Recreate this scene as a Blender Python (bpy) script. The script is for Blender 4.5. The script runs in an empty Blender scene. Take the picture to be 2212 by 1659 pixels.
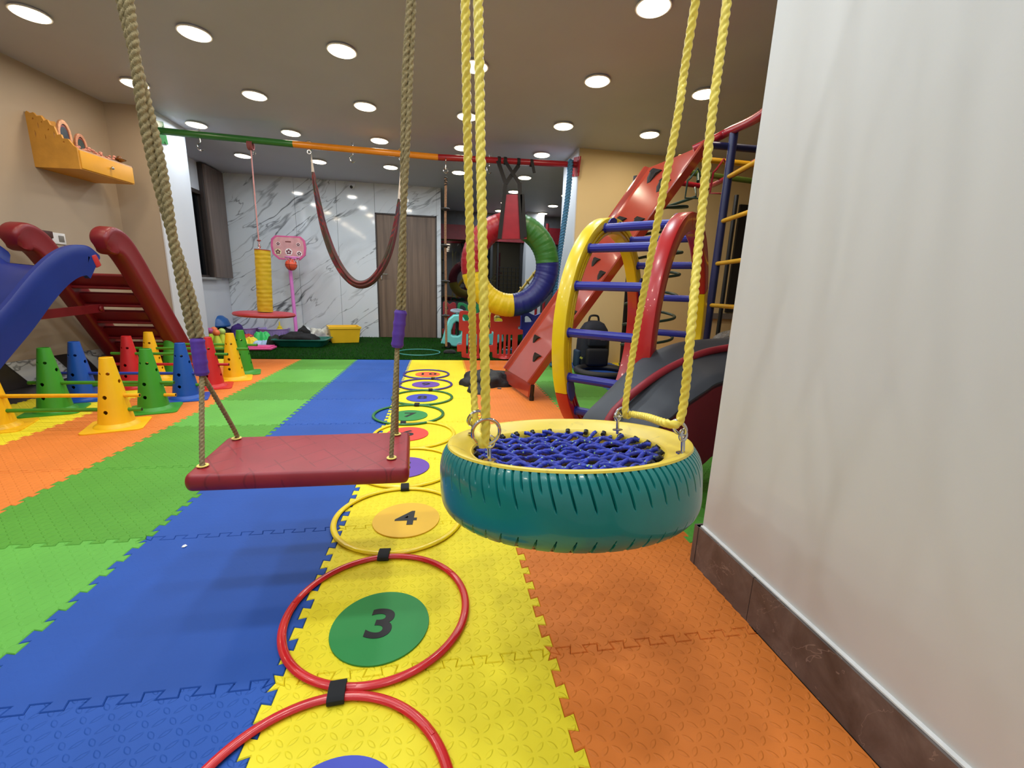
import bpy, bmesh, math, random
import numpy as np
from mathutils import Vector, Matrix
random.seed(4); PI=math.pi
S=bpy.context.scene; COL=S.collection
# ---------------------------------------------------------------- camera
F=916.98; CAMH=1.3764*.62; CYW,CPT,CRL=.168327,.216481,.033006
_w=Vector((math.sin(CYW)*math.cos(CPT),math.cos(CYW)*math.cos(CPT),-math.sin(CPT)))
_r0=Vector((math.cos(CYW),-math.sin(CYW),0)); _u0=_r0.cross(_w)
_r=_r0*math.cos(CRL)+_u0*math.sin(CRL); _u=-_r0*math.sin(CRL)+_u0*math.cos(CRL)
O=Vector((0,0,CAMH))
cd=bpy.data.cameras.new('camera'); cam=bpy.data.objects.new('camera',cd); COL.objects.link(cam)
M=Matrix(((_r.x,_u.x,-_w.x,0),(_r.y,_u.y,-_w.y,0),(_r.z,_u.z,-_w.z,CAMH),(0,0,0,1)))
cam.matrix_world=M; cd.sensor_fit='HORIZONTAL'; cd.sensor_width=36; cd.lens=36*F/2212; cd.clip_start=.02
S.camera=cam
# ---------------------------------------------------------------- view, world, light settings
vs=S.view_settings; vs.view_transform='Standard'; vs.look='None'; vs.gamma=1; vs.use_curve_mapping=False; vs.exposure=0.0
wd=bpy.data.worlds.new('world'); S.world=wd; wd.use_nodes=True
wd.node_tree.nodes['Background'].inputs[0].default_value=(.75,.85,1,1); wd.node_tree.nodes['Background'].inputs[1].default_value=.03
COOL=(.57,.79,1.0); WARM=(1.0,.83,.62); P_COOL=5.3; P_WARM=2.3; P_FAR=5.2
CEIL=2.44
# measured directions: a sight line of the survey camera cut with a known plane gives a place
def ray(px,py): return _w+_r*((px-1106)/F)-_u*((py-829.5)/F)
def PZ(px,py,z=0.): d=ray(px,py); return O+d*((z-CAMH)/d.z)
def PX(px,py,x): d=ray(px,py); return O+d*(x/d.x)
def PY(px,py,y): d=ray(px,py); return O+d*(y/d.y)
# ---------------------------------------------------------------- materials
def lin(c): return tuple(((v/255)/12.92 if v/255<=.04045 else ((v/255+.055)/1.055)**2.4) for v in c)+(1,)
class NT:
    def __init__(s,name):
        s.m=bpy.data.materials.new(name); s.m.use_nodes=True; s.t=s.m.node_tree; s.b=s.t.nodes['Principled BSDF']
        s.tc=None
    def n(s,typ,**k):
        x=s.t.nodes.new(typ)
        for a,v in k.items(): setattr(x,a,v)
        return x
    def l(s,a,b): s.t.links.new(a,b)
    def co(s):
        if not s.tc: s.tc=s.n('ShaderNodeTexCoord')
        return s.tc.outputs['Object']
    def math(s,op,a,b=None,c=None,clamp=False):
        x=s.n('ShaderNodeMath',operation=op); x.use_clamp=clamp
        for i,v in enumerate((a,b,c)):
            if v is None: continue
            if isinstance(v,(int,float)): x.inputs[i].default_value=v
            else: s.l(v,x.inputs[i])
        return x.outputs[0]
    def noise(s,scale,detail=3,vec=None,rough=.5,dist=0):
        x=s.n('ShaderNodeTexNoise'); x.inputs['Scale'].default_value=scale; x.inputs['Detail'].default_value=detail
        x.inputs['Roughness'].default_value=rough; x.inputs['Distortion'].default_value=dist
        s.l(vec if vec is not None else s.co(),x.inputs['Vector']); return x.outputs[0]
    def ramp(s,f,stops):
        x=s.n('ShaderNodeValToRGB'); e=x.color_ramp.elements
        while len(e)<len(stops): e.new(.5)
        for i,(p,c) in enumerate(stops): e[i].position=p; e[i].color=c
        s.l(f,x.inputs[0]); return x.outputs[0]
    def mix(s,f,a,b):
        x=s.n('ShaderNodeMix',data_type='RGBA')
        if isinstance(f,(int,float)): x.inputs[0].default_value=f
        else: s.l(f,x.inputs[0])
        for i,v in ((6,a),(7,b)):
            if isinstance(v,tuple): x.inputs[i].default_value=v
            else: s.l(v,x.inputs[i])
        return x.outputs[2]
    def bump(s,h,strength=.4,dist=.002,prev=None):
        x=s.n('ShaderNodeBump'); x.inputs['Strength'].default_value=strength; x.inputs['Distance'].default_value=dist
        s.l(h,x.inputs['Height'])
        if prev is not None: s.l(prev,x.inputs['Normal'])
        s.l(x.outputs[0],s.b.inputs['Normal']); return x.outputs[0]
    def mapping(s,rot=(0,0,0),scale=(1,1,1),loc=(0,0,0)):
        x=s.n('ShaderNodeMapping'); x.inputs['Rotation'].default_value=rot; x.inputs['Scale'].default_value=scale; x.inputs['Location'].default_value=loc
        s.l(s.co(),x.inputs['Vector']); return x.outputs[0]
def pm(name,rgb,rough=.5,var=.12,vs_=14,bump=.15,bs=60,bd=.001,metal=0,coat=0,spec=.5,sheen=0):
    """plain procedural material: noise varied colour and a fine noise relief"""
    k=NT(name); c=lin(rgb); n=k.noise(vs_,4)
    lo=tuple(v*(1-var) for v in c[:3])+(1,); hi=tuple(min(1,v*(1+var)) for v in c[:3])+(1,)
    k.l(k.ramp(n,[(.3,lo),(.7,hi)]),k.b.inputs['Base Color'])
    k.b.inputs['Roughness'].default_value=rough; k.b.inputs['Metallic'].default_value=metal
    k.b.inputs['Coat Weight'].default_value=coat; k.b.inputs['Specular IOR Level'].default_value=spec
    if sheen: k.b.inputs['Sheen Weight'].default_value=sheen
    if bump: k.bump(k.noise(bs,3),bump,bd)
    return k.m
def emis(name,rgb,st):
    k=NT(name); k.b.inputs['Base Color'].default_value=(0.8,.8,.8,1); k.b.inputs['Emission Color'].default_value=rgb+(1,); k.b.inputs['Emission Strength'].default_value=st
    return k.m
def foam(name,rgb,strength=.6,cell=.0245):
    """EVA foam with a leaf-plate relief"""
    k=NT(name); c=lin(rgb); n=k.noise(3.2,5)
    k.l(k.ramp(n,[(.3,tuple(v*.90 for v in c[:3])+(1,)),(.7,tuple(min(1,v*1.05) for v in c[:3])+(1,))]),k.b.inputs['Base Color'])
    k.b.inputs['Roughness'].default_value=.62; k.b.inputs['Specular IOR Level'].default_value=.35
    sp=k.n('ShaderNodeSeparateXYZ'); k.l(k.co(),sp.inputs[0])
    px=k.math('DIVIDE',sp.outputs[0],cell); py=k.math('DIVIDE',sp.outputs[1],cell)
    fx=k.math('FLOOR',px); fy=k.math('FLOOR',py)
    par=k.math('PINGPONG',k.math('ADD',fx,fy),1.); sg=k.math('SUBTRACT',1.,k.math('MULTIPLY',par,2.))
    qx=k.math('SUBTRACT',k.math('SUBTRACT',px,fx),.5); qy=k.math('SUBTRACT',k.math('SUBTRACT',py,fy),.5)
    u=k.math('ADD',qx,k.math('MULTIPLY',sg,qy)); v=k.math('SUBTRACT',qy,k.math('MULTIPLY',sg,qx))
    e=k.math('ADD',k.math('POWER',k.math('ABSOLUTE',k.math('DIVIDE',u,.74)),1.6),k.math('POWER',k.math('ABSOLUTE',k.math('DIVIDE',v,.30)),1.6))
    leaf=k.n('ShaderNodeMapRange'); leaf.interpolation_type='SMOOTHSTEP'
    k.l(e,leaf.inputs[0]); leaf.inputs[1].default_value=.35; leaf.inputs[2].default_value=1.; leaf.inputs[3].default_value=1; leaf.inputs[4].default_value=0
    b1=k.bump(leaf.outputs[0],strength,.003)
    k.bump(k.noise(420,2),.12,.0006,b1)
    return k.m
WALLW=pm('paint_white',(204,206,212),.55,.02,3,.06,180); WALLB=pm('paint_beige',(174,157,136),.6,.02,3,.06,180)
CEILM=pm('paint_ceiling',(184,186,198),.55,.02,3,.05,180)
def vein_mat():
    k=NT('marble_white'); mp=k.mapping((0,math.radians(38),0),(1,1,1)); 
    w=k.noise(1.3,2,mp,.5); 
    ad=k.n('ShaderNodeVectorMath',operation='MULTIPLY_ADD'); 
    cb=k.n('ShaderNodeCombineXYZ'); k.l(w,cb.inputs[0]); k.l(w,cb.inputs[2])
    k.l(cb.outputs[0],ad.inputs[0]); ad.inputs[1].default_value=(.22,.1,.35); k.l(mp,ad.inputs[2])
    st=k.n('ShaderNodeMapping'); st.inputs['Scale'].default_value=(.34,1,1.9); k.l(ad.outputs[0],st.inputs['Vector'])
    def vein(sc,wd_,seed):
        m2=k.n('ShaderNodeMapping'); m2.inputs['Location'].default_value=(seed,seed*.7,seed*.3); k.l(st.outputs[0],m2.inputs['Vector'])
        n=k.noise(sc,4,m2.outputs[0],.5,.15)
        a=k.math('ABSOLUTE',k.math('SUBTRACT',n,.5)); r=k.n('ShaderNodeMapRange'); k.l(a,r.inputs[0]); r.inputs[1].default_value=0; r.inputs[2].default_value=wd_; r.inputs[3].default_value=1; r.inputs[4].default_value=0
        msk=k.noise(1.1*sc,2,m2.outputs[0]); mk=k.n('ShaderNodeMapRange'); k.l(msk,mk.inputs[0]); mk.inputs[1].default_value=.42; mk.inputs[2].default_value=.58
        return k.math('MULTIPLY',r.outputs[0],mk.outputs[0],clamp=True)
    v=k.math('MAXIMUM',vein(1.5,.021,1.3),k.math('MULTIPLY',vein(2.6,.015,7.1),.8))
    v=k.math('MAXIMUM',v,k.math('MULTIPLY',vein(1.2,.09,1.3),.16))
    k.l(k.mix(v,lin((214,218,222)),lin((84,86,92))),k.b.inputs['Base Color'])
    k.b.inputs['Roughness'].default_value=.07; k.b.inputs['Specular IOR Level'].default_value=.6
    return k.m
MARBLE=vein_mat()
def wood(name,a,b,sx=16,sz=.6):
    k=NT(name); mp=k.mapping((0,0,0),(sx,sx,sz)); n=k.noise(1.5,6,mp,.6,.3)
    k.l(k.ramp(n,[(.3,lin(a)),(.7,lin(b))]),k.b.inputs['Base Color']); k.b.inputs['Roughness'].default_value=.45; k.bump(n,.1,.001); return k.m
WOOD=wood('door_laminate',(88,70,58),(126,102,84)); WOODD=wood('shutter_laminate',(92,78,72),(120,104,96))
def stone():
    k=NT('skirting_stone'); n=k.noise(9,8,None,.65,.6); n2=k.noise(3,5,None,.6,1.5); a=k.math('ABSOLUTE',k.math('SUBTRACT',n2,.5))
    c=k.ramp(n,[(.3,lin((76,66,62))),(.55,lin((104,93,88))),(.75,lin((124,113,107)))])
    k.l(k.mix(k.math('LESS_THAN',a,.0028),c,lin((132,118,110))),k.b.inputs['Base Color']); k.b.inputs['Roughness'].default_value=.35; k.bump(n,.2,.001); return k.m
STONE=stone()
GLASSD=pm('night_glass',(14,17,21),.03,.1,5,0,coat=.6)
BLACKM=pm('black_metal',(22,22,24),.4,.1,20,.05)
CHROME=pm('chrome',(205,205,208),.16,.05,30,.04,metal=1)
DARKF=pm('frame_dark',(58,48,44),.5); WHITEP=pm('white_plastic',(225,225,225),.4)
# ---------------------------------------------------------------- mesh helpers
class MB:
    def __init__(s): s.v=[]; s.f=[]
    def add(s,vs_,fs):
        b=len(s.v); s.v+= [Vector(p) for p in vs_]; s.f+= [tuple(i+b for i in f) for f in fs]; return s
    def box(s,c,d,rot=None,bev=0):
        bm=bmesh.new(); bmesh.ops.create_cube(bm,size=1)
        for v in bm.verts: v.co=Vector((v.co.x*d[0],v.co.y*d[1],v.co.z*d[2]))
        if bev: bmesh.ops.bevel(bm,geom=bm.edges[:],offset=min(bev,min(d)*.49),segments=3,affect='EDGES',profile=.5)
        return s.bm(bm,c,rot)
    def bm(s,bm,c=(0,0,0),rot=None):
        m=rot if rot is not None else Matrix.Identity(3); c=Vector(c)
        bm.verts.index_update(); s.add([m@v.co+c for v in bm.verts],[[v.index for v in f.verts] for f in bm.faces]); bm.free(); return s
    def sweep(s,path,fn,closed=False,n=12,cap=True,up=None):
        """fn(i,k)-> (a,b) offsets in the frame"""
        P=[Vector(p) for p in path]; m=len(P); base=len(s.v); T=[]
        for i in range(m):
            a=P[(i-1)%m] if (closed or i>0) else P[i]; b=P[(i+1)%m] if (closed or i<m-1) else P[i]; T.append((b-a).normalized())
        N=Vector(up) if up is not None else Vector((0,0,1))
        if abs(N.dot(T[0]))>.95: N=Vector((1,0,0))
        N=(N-T[0]*N.dot(T[0])).normalized(); fr=[]
        for i in range(m):
            if up is not None:
                U=Vector(up); U=U-T[i]*U.dot(T[i]); N=U.normalized() if U.length>1e-4 else N
            else:
                N=N-T[i]*N.dot(T[i]); N.normalize()
            fr.append((N.copy(),T[i].cross(N)))
        for i in range(m):
            for k in range(n):
                a,b=fn(i,k); s.v.append(P[i]+fr[i][0]*a+fr[i][1]*b)
        for i in range(m if closed else m-1):
            j=(i+1)%m
            for k in range(n):
                q=(k+1)%n; s.f.append((base+i*n+k,base+i*n+q,base+j*n+q,base+j*n+k))
        if not closed and cap:
            s.f.append(tuple(base+k for k in range(n))[::-1]); s.f.append(tuple(base+(m-1)*n+k for k in range(n)))
        return s
    def tube(s,path,r,n=12,closed=False,flat=1.,up=None):
        rr=r if callable(r) else (lambda i:r)
        return s.sweep(path,lambda i,k:(rr(i)*math.cos(2*PI*k/n)*flat,rr(i)*math.sin(2*PI*k/n)),closed,n,up=up)
    def cyl(s,a,b,r,n=20,r2=None):
        return s.tube([a,b],(lambda i:r if i==0 else (r if r2 is None else r2)),n)
    def rope(s,path,r,pitch=.05,lobes=3,depth=.2,n=18,seg=12):
        L=resample(path,pitch/seg); 
        return s.sweep(L,lambda i,k:(lambda a,q:(q*math.cos(a),q*math.sin(a)))(2*PI*k/n,r*(1-depth+depth*2*abs(math.cos(lobes/2*(2*PI*k/n-2*PI*i/seg)))**.8)*.92),False,n)
    def lathe(s,prof,c=(0,0,0),n=32,closedprof=False,rot=None,cap=True):
        base=len(s.v); m=rot if rot is not None else Matrix.Identity(3); c=Vector(c); k=len(prof)
        for i in range(n):
            a=2*PI*i/n
            for r,z in prof: s.v.append(m@Vector((r*math.cos(a),r*math.sin(a),z))+c)
        for i in range(n):
            j=(i+1)%n
            for q in range(k if closedprof else k-1):
                w=(q+1)%k; s.f.append((base+i*k+q,base+j*k+q,base+j*k+w,base+i*k+w))
        if not closedprof and cap:
            if prof[0][0]>1e-6: s.f.append(tuple(base+i*k for i in range(n))[::-1])
            if prof[-1][0]>1e-6: s.f.append(tuple(base+i*k+k-1 for i in range(n)))
        return s
    def torus(s,c,R,r,rot=None,n=40,m=10,flat=1.):
        return s.lathe([(R+r*math.cos(2*PI*k/m),r*flat*math.sin(2*PI*k/m)) for k in range(m)],c,n,True,rot)
    def sphere(s,c,r,sc=(1,1,1),n=24,rot=None):
        m=n//2; mm=Matrix.Diagonal(sc); mm=(rot@mm) if rot is not None else mm
        return s.lathe([(r*math.sin(PI*k/m) if 0<k<m else 0,-r*math.cos(PI*k/m)) for k in range(m+1)],c,n,False,mm)
    def prism(s,outline,holes,th,c=(0,0,0),rot=None,bev=0.):
        cu=bpy.data.curves.new('t','CURVE'); cu.dimensions='2D'; cu.fill_mode='BOTH'; cu.extrude=th/2; cu.bevel_depth=bev; cu.bevel_resolution=2
        for pl in [outline]+holes:
            sp=cu.splines.new('POLY'); sp.points.add(len(pl)-1); sp.use_cyclic_u=True
            for i,p in enumerate(pl): sp.points[i].co=(p[0],p[1],0,1)
        ob=bpy.data.objects.new('t',cu); me=bpy.data.meshes.new_from_object(ob)
        m=rot if rot is not None else Matrix.Identity(3); c=Vector(c)
        s.add([m@v.co+c for v in me.vertices],[tuple(p.vertices) for p in me.polygons])
        bpy.data.objects.remove(ob); bpy.data.curves.remove(cu); bpy.data.meshes.remove(me); return s
def resample(path,step):
    P=[Vector(p) for p in path]
    if len(P)>2:
        Q=[]
        for i in range(len(P)-1):
            p0=P[max(i-1,0)];p1=P[i];p2=P[i+1];p3=P[min(i+2,len(P)-1)]
            for k in range(16):
                t=k/16; Q.append(.5*((2*p1)+(-p0+p2)*t+(2*p0-5*p1+4*p2-p3)*t*t+(-p0+3*p1-3*p2+p3)*t**3))
        Q.append(P[-1]); P=Q
    out=[P[0]]; acc=0
    for i in range(len(P)-1):
        a,b=P[i],P[i+1]; d=(b-a).length
        if d<1e-9: continue
        pos=step-acc
        while pos<=d: out.append(a+(b-a)*(pos/d)); pos+=step
        acc=d-(pos-step)
    if (out[-1]-P[-1]).length>step*.3: out.append(P[-1])
    return out
def smooth(path,k=8):
    P=[Vector(p) for p in path]; Q=[]
    for i in range(len(P)-1):
        p0=P[max(i-1,0)];p1=P[i];p2=P[i+1];p3=P[min(i+2,len(P)-1)]
        for j in range(k):
            t=j/k; Q.append(.5*((2*p1)+(-p0+p2)*t+(2*p0-5*p1+4*p2-p3)*t*t+(-p0+3*p1-3*p2+p3)*t**3))
    Q.append(P[-1]); return Q
def rrect(w,h,r,n=6,cx=0,cy=0):
    o=[]
    for sx,sy,a0 in ((1,1,0),(-1,1,90),(-1,-1,180),(1,-1,270)):
        for k in range(n+1):
            a=math.radians(a0+90*k/n); o.append((cx+sx*(w/2-r)+r*math.cos(a),cy+sy*(h/2-r)+r*math.sin(a)))
    return o
def RZ(a): return Matrix.Rotation(a,3,'Z')
def RX(a): return Matrix.Rotation(a,3,'X')
def RY(a): return Matrix.Rotation(a,3,'Y')
def basis(x,y,z): return Matrix(((x[0],y[0],z[0]),(x[1],y[1],z[1]),(x[2],y[2],z[2])))
def wpos(o):
    v=Vector((0,0,0))
    while o is not None: v+=o.location; o=o.parent
    return v
def obj(name,mb,mat,parent=None,sm=True,origin=None,ang=35):
    org=Vector((0,0,0)) if parent is None else wpos(parent)
    if parent is None and origin is not None: org=Vector(origin)
    me=bpy.data.meshes.new(name); me.from_pydata([tuple(v-org) for v in mb.v],[],mb.f); me.validate()
    bm=bmesh.new(); bm.from_mesh(me); bmesh.ops.recalc_face_normals(bm,faces=bm.faces); bm.to_mesh(me); bm.free()
    if sm: me.shade_smooth(); me.set_sharp_from_angle(angle=math.radians(ang))
    me.materials.append(mat); o=bpy.data.objects.new(name,me); COL.objects.link(o)
    if parent is not None: o.parent=parent
    elif origin is not None: o.location=org
    return o
def tag(o,label,cat,group=None,kind=None):
    if label: o['label']=label
    if cat: o['category']=cat
    if group: o['group']=group
    if kind: o['kind']=kind
    return o
def thing(name,label,cat,loc=(0,0,0),group=None):
    o=bpy.data.objects.new(name,None); COL.objects.link(o); o.location=loc; o.empty_display_size=.05
    return tag(o,label,cat,group)
def struct(name,mb,mat,label,sm=False):
    o=obj(name,mb,mat,None,sm); o['kind']='structure'; o['label']=label; o['category']=name.split('_')[0]; return o
def copy_tree(o,parent=None):
    c=o.copy(); COL.objects.link(c); c.parent=parent
    for ch in list(o.children): copy_tree(ch,c)
    return c
def recolor(root,mp):
    for ch in root.children_recursive:
        if ch.type=='MESH' and ch.name.split('.')[0] in mp:
            ch.data=ch.data.copy(); ch.data.materials[0]=mp[ch.name.split('.')[0]]
V=Vector
# ---------------------------------------------------------------- room shell
WY=7.5; FY=9.3; CT=5.08
struct('floor',MB().box((.4,4,-.042),(9.4,13,.06)),pm('floor_vinyl',(52,50,52),.4),'dark tiled floor under the mats')
struct('ceiling',MB().box((.4,4,CEIL+.05),(9.4,13,.1)),CEILM,'flat painted ceiling dotted with round downlights')
# left wall, slightly out of square as in the place
wl=MB(); a=V((-3.09,4.98,0)); b=V((-3.80,-1.2,0)); n=V((-.99,.11,0))*.12
wl.add([a+V((0,0,.2)),b+V((0,0,.2)),b+n+V((0,0,.2)),a+n+V((0,0,.2)),a+V((0,0,CEIL)),b+V((0,0,CEIL)),b+n+V((0,0,CEIL)),a+n+V((0,0,CEIL))],[(0,1,5,4),(1,2,6,5),(2,3,7,6),(3,0,4,7),(0,3,2,1),(4,5,6,7)])
struct('wall_left',wl,WALLB,'beige painted wall left of the room')
sk=MB(); dd=(b-a).normalized(); 
def onleft(s0,s1,z0,z1,off,th,shear=0):
    nn=V((.99,-.11,0)); p=lambda s_,z_,o_:a+dd*(s_)+nn*o_+V((0,0,z_))
    return [p(s0+shear,z0,off),p(s1+shear,z0,off),p(s1,z1,off),p(s0,z1,off),p(s0+shear,z0,off-th),p(s1+shear,z0,off-th),p(s1,z1,off-th),p(s0,z1,off-th)],[(0,1,2,3),(7,6,5,4),(0,4,5,1),(1,5,6,2),(2,6,7,3),(3,7,4,0)]
sk.add(*onleft(0,5.5,-.01,.2,.0,.1)); struct('baseboard_left',sk,pm('skirting_dark',(50,46,46),.3),'dark skirting along the left wall')
for i,(s0,s1) in enumerate(((.48,.68),(.92,1.28),(1.7,2.1))):
    t=MB(); t.add(*onleft(s0,s1,-.005,.199,.006,.006,-.16)); struct('trim_%d'%(i+1),t,MARBLE,'white marble inlay in the dark left skirting')
# pillars carrying the pull-up bar
struct('wall_pillar_left',MB().box((-2.98,5.26,CEIL/2),(.48,.58,CEIL)),WALLB,'beige pillar left of the pull-up bar')
struct('wall_pillar_side',MB().box((-2.735,5.265,CEIL/2),(.012,.6,CEIL)),WALLW,'white painted side of the left pillar')
struct('wall_right_back',MB().box((3.08,5.33,CEIL/2),(3.08,.58,CEIL)),pm('paint_cream',(220,194,142),.6,.02,3,.06,180),'cream wall right behind the climbing ramp')
struct('wall_pillar_right_side',MB().box((1.534,5.335,CEIL/2),(.012,.6,CEIL)),WALLW,'white painted end of the cream wall')
# near right wall with skirting
struct('wall_right',MB().box((.828+.5,1.118-2.6,CEIL/2+.05),(1.0,5.2,CEIL-.1)),pm('paint_offwhite',(206,203,199),.5,.02,2,.08,140,.0008),'large off-white wall close on the right')
struct('wall_far_right',MB().box((4.6,3.,CEIL/2),(.1,9,CEIL)),WALLB,'beige wall at the far right')
bs=MB()
for y0,y1 in ((1.128,.868),(.866,.2),(.198,-.45),(-.452,-1.1)): bs.box((.822,(y0+y1)/2,.062),(.02,y0-y1,.142))
bs.box((1.3,1.124,.062),(.98,.02,.142))
struct('baseboard_right',bs,STONE,'brown stone skirting at the foot of the right wall')
struct('trim_4',MB().box((.824,.0,.1355),(.012,2.23,.005),None,.001),pm('filler_white',(225,222,218),.6,.05,30,.3,90),'white filler line on top of the right skirting')
# window wall at back left
def wallx(x,y0,y1,z0,z1,mb=None,th=.1): 
    mb=mb or MB(); return mb.box((x-th/2,(y0+y1)/2,(z0+z1)/2),(th,y1-y0,z1-z0))
ww=MB(); wallx(-3.3,5.5,8,0,.9,ww); wallx(-3.3,5.5,8,2.06,CEIL,ww); wallx(-3.3,7.0,8,.9,2.06,ww); wallx(-3.3,5.5,5.75,.9,2.06,ww)
struct('wall_left_back',ww,WALLW,'white wall around the dark window at back left')
wf=MB()
for y in (5.77,6.38,6.98): wf.box((-3.32,y,1.48),(.05,.04,1.16))
wf.box((-3.32,6.375,2.04),(.05,1.25,.05)); wf.box((-3.32,6.375,.915),(.05,1.25,.03))
struct('window_1',wf,DARKF,'dark framed window in the back left wall')
pn=obj('pane',MB().box((-3.35,6.375,1.48),(.01,1.2,1.14)),GLASSD,bpy.data.objects['window_1'],False)
struct('trim_5',MB().box((-3.27,6.4,.885),(.09,1.4,.03)),pm('sill_stone',(150,148,146),.4),'grey stone sill under the dark window')
shp=thing('window_shutter','brown wooden shutter panel on the wall beside the dark window','shutter',(-3.25,7.2,.9))
obj('panel',MB().box((-3.23,7.2,1.66),(.05,.5,1.52),None,.004),WOODD,shp); obj('frame',MB().box((-3.27,6.95,1.66),(.06,.03,1.54),None,.004),DARKF,shp)
# back marble wall with door
seam=[-3.3,-2.829,-2.243,-1.627,-1.046]
mw=MB()
for i in range(4): mw.box(((seam[i]+seam[i+1])/2,WY+.05,CEIL/2),(seam[i+1]-seam[i]-.004,.1,CEIL))
mw.box(((-1.044-.075)/2,WY+.05,(CEIL+2.0)/2),(.969,.1,CEIL-2.0)); mw.box((-.0385,WY+.05,CEIL/2),(.069,.1,CEIL))
struct('wall_back',mw,MARBLE,'white marble panelled back wall with grey veins')
struct('wall_back_end',MB().box((-.03,WY+.95,CEIL/2),(.05,1.7,CEIL)),pm('paint_grey',(120,122,124),.6),'grey return wall behind the marble')
struct('wall_back_core',MB().box((-1.7,WY+.13,CEIL/2),(3.3,.05,CEIL)),DARKF,'backing of the marble panels')
struct('door_1',MB().box((-.56,WY+.05,1.0),(.95,.05,1.985)),WOOD,'brown wooden flush door in the marble wall')
d1=bpy.data.objects['door_1']; hb=MB(); hb.box((-.98,WY+.02,1.02),(.03,.02,.12),None,.005); hb.cyl((-.98,WY-.03,1.05),(-.87,WY-.03,1.05),.009); hb.cyl((-.98,WY+.02,1.05),(-.98,WY-.03,1.05),.009); obj('door_handle',hb,CHROME,d1)
obj('door_frame',MB().box((-1.04,WY+.03,1.0),(.02,.06,2.0)).box((-.08,WY+.03,1.0),(.02,.06,2.0)).box((-.56,WY+.03,1.995),(.97,.06,.02)),DARKF,d1)
# far bay behind the padded ring: red valance, night window, white pillar
struct('wall_far',MB().box((1.6,FY+.25,CEIL/2),(6.4,.1,CEIL)),pm('paint_greyfar',(96,98,102),.6),'grey far wall')
struct('wall_left_far',MB().box((4.4,7.5,CEIL/2),(.1,4,CEIL)),WALLW,'white side wall of the far bay')
fw=MB(); fw.box((.85,FY+.16,1.25),(1.8,.02,1.35)); struct('window_2',fw,GLASSD,'large dark night window of the far bay')
w2=bpy.data.objects['window_2']; fr=MB()
for x in (-.02,.85,1.2,1.7): fr.box((x,FY+.13,1.25),(.03,.04,1.36))
for z in (.58,1.92): fr.box((.85,FY+.13,z),(1.8,.04,.03))
obj('window_frame',fr,BLACKM,w2,False)
sc=MB()
for z in [.66+.085*i for i in range(9)]: sc.box((1.45,FY+.12,z),(.46,.01,.006))
for x in [1.25+.09*i for i in range(5)]: sc.box((x,FY+.12,1.0),(.006,.01,.7))
obj('grille',sc,BLACKM,w2,False)
struct('trim_6',MB().box((.85,FY+.1,2.0),(1.86,.16,.29)),pm('valance_red',(120,18,30),.35),'dark red valance above the far window')
struct('trim_7',MB().box((2.75,FY+.1,2.02),(1.3,.16,.33)),pm('valance_red2',(120,18,30),.35),'dark red valance right of the far pillar')
struct('wall_pillar_far',MB().box((1.93,FY+.0,CEIL/2),(.36,.4,CEIL)),WALLW,'white pillar beside the far window')
struct('wall_far_low',MB().box((.85,FY+.14,.28),(1.86,.08,.58)),pm('paint_dark',(60,62,66),.5),'dark wall below the far window')
# window in the cream wall, far right
w3=MB(); xa=PY(1584,520,5.03).x; xb=PY(1612,520,5.03).x
w3.box(((xa+xb)/2+.02,5.025,1.32),(xb-xa,.03,1.3)); struct('window_3',w3,BLACKM,'dark window frame in the cream wall')
obj('pane',MB().box((xb+.3,5.03,1.32),(.56,.012,1.26)),GLASSD,bpy.data.objects['window_3'],False)
struct('trim_8',MB().box(((xa+xb)/2+.2,5.02,.62),(1.1,.06,.07)),pm('sill_grey',(120,112,104),.5),'grey sill under the cream wall window')
struct('wall_near_back',MB().box((-1.5,-1.25,CEIL/2),(4.8,.1,CEIL)),WALLW,'wall behind the photographer')
# ---------------------------------------------------------------- artificial turf
tf=MB().box((-.9,(5.19+9.3)/2,-.004),(4.8,4.1,.016)).box((2.9,(5.64+9.3)/2,-.004),(2.8,3.66,.016))
k=NT('turf'); n=k.noise(160,4); n2=k.noise(2.2,3)
c=k.ramp(n,[(.3,lin((12,34,6))),(.7,lin((30,72,16)))]); k.l(k.mix(k.math('MULTIPLY',n2,.5),c,lin((14,42,8))),k.b.inputs['Base Color']); k.b.inputs['Roughness'].default_value=.8; k.bump(n,.9,.01)
k.b.inputs['Specular IOR Level'].default_value=.1; turfm=k.m; tag(obj('artificial_turf',tf,turfm,None,False),'dark green artificial turf in front of the marble wall','artificial grass',None,'stuff')
rng=np.random.default_rng(3); NB=90000
bx=rng.uniform(-3.25,4.3,NB); by=5.19+ (rng.random(NB)**1.5)*4.1; bh=rng.uniform(.012,.026,NB); an=rng.uniform(0,2*np.pi,NB); ln=rng.normal(0,.008,(NB,2))
keep=~(((bx<0)&(by>WY))|((bx>1.5)&(by<5.65))); bx,by,bh,an,ln=[q[keep] for q in (bx,by,bh,an,ln)]; NB=len(bx); wdt=.0022
vv=np.zeros((NB,3,3)); vv[:,0]=np.stack([bx-wdt*np.cos(an),by-wdt*np.sin(an),np.full(NB,.003)],1); vv[:,1]=np.stack([bx+wdt*np.cos(an),by+wdt*np.sin(an),np.full(NB,.003)],1); vv[:,2]=np.stack([bx+ln[:,0],by+ln[:,1],.004+bh],1)
me=bpy.data.meshes.new('turf_blades'); me.vertices.add(NB*3); me.vertices.foreach_set('co',vv.ravel()); me.loops.add(NB*3); me.loops.foreach_set('vertex_index',np.arange(NB*3)); me.polygons.add(NB); me.polygons.foreach_set('loop_start',np.arange(0,NB*3,3)); me.update(calc_edges=True); me.materials.append(pm('turf_blade',(30,84,16),.8,.3,40,0,spec=.1))
tb=bpy.data.objects.new('turf_blades',me); COL.objects.link(tb); tb.parent=bpy.data.objects['artificial_turf']; tb['kind']='stuff'
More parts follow.
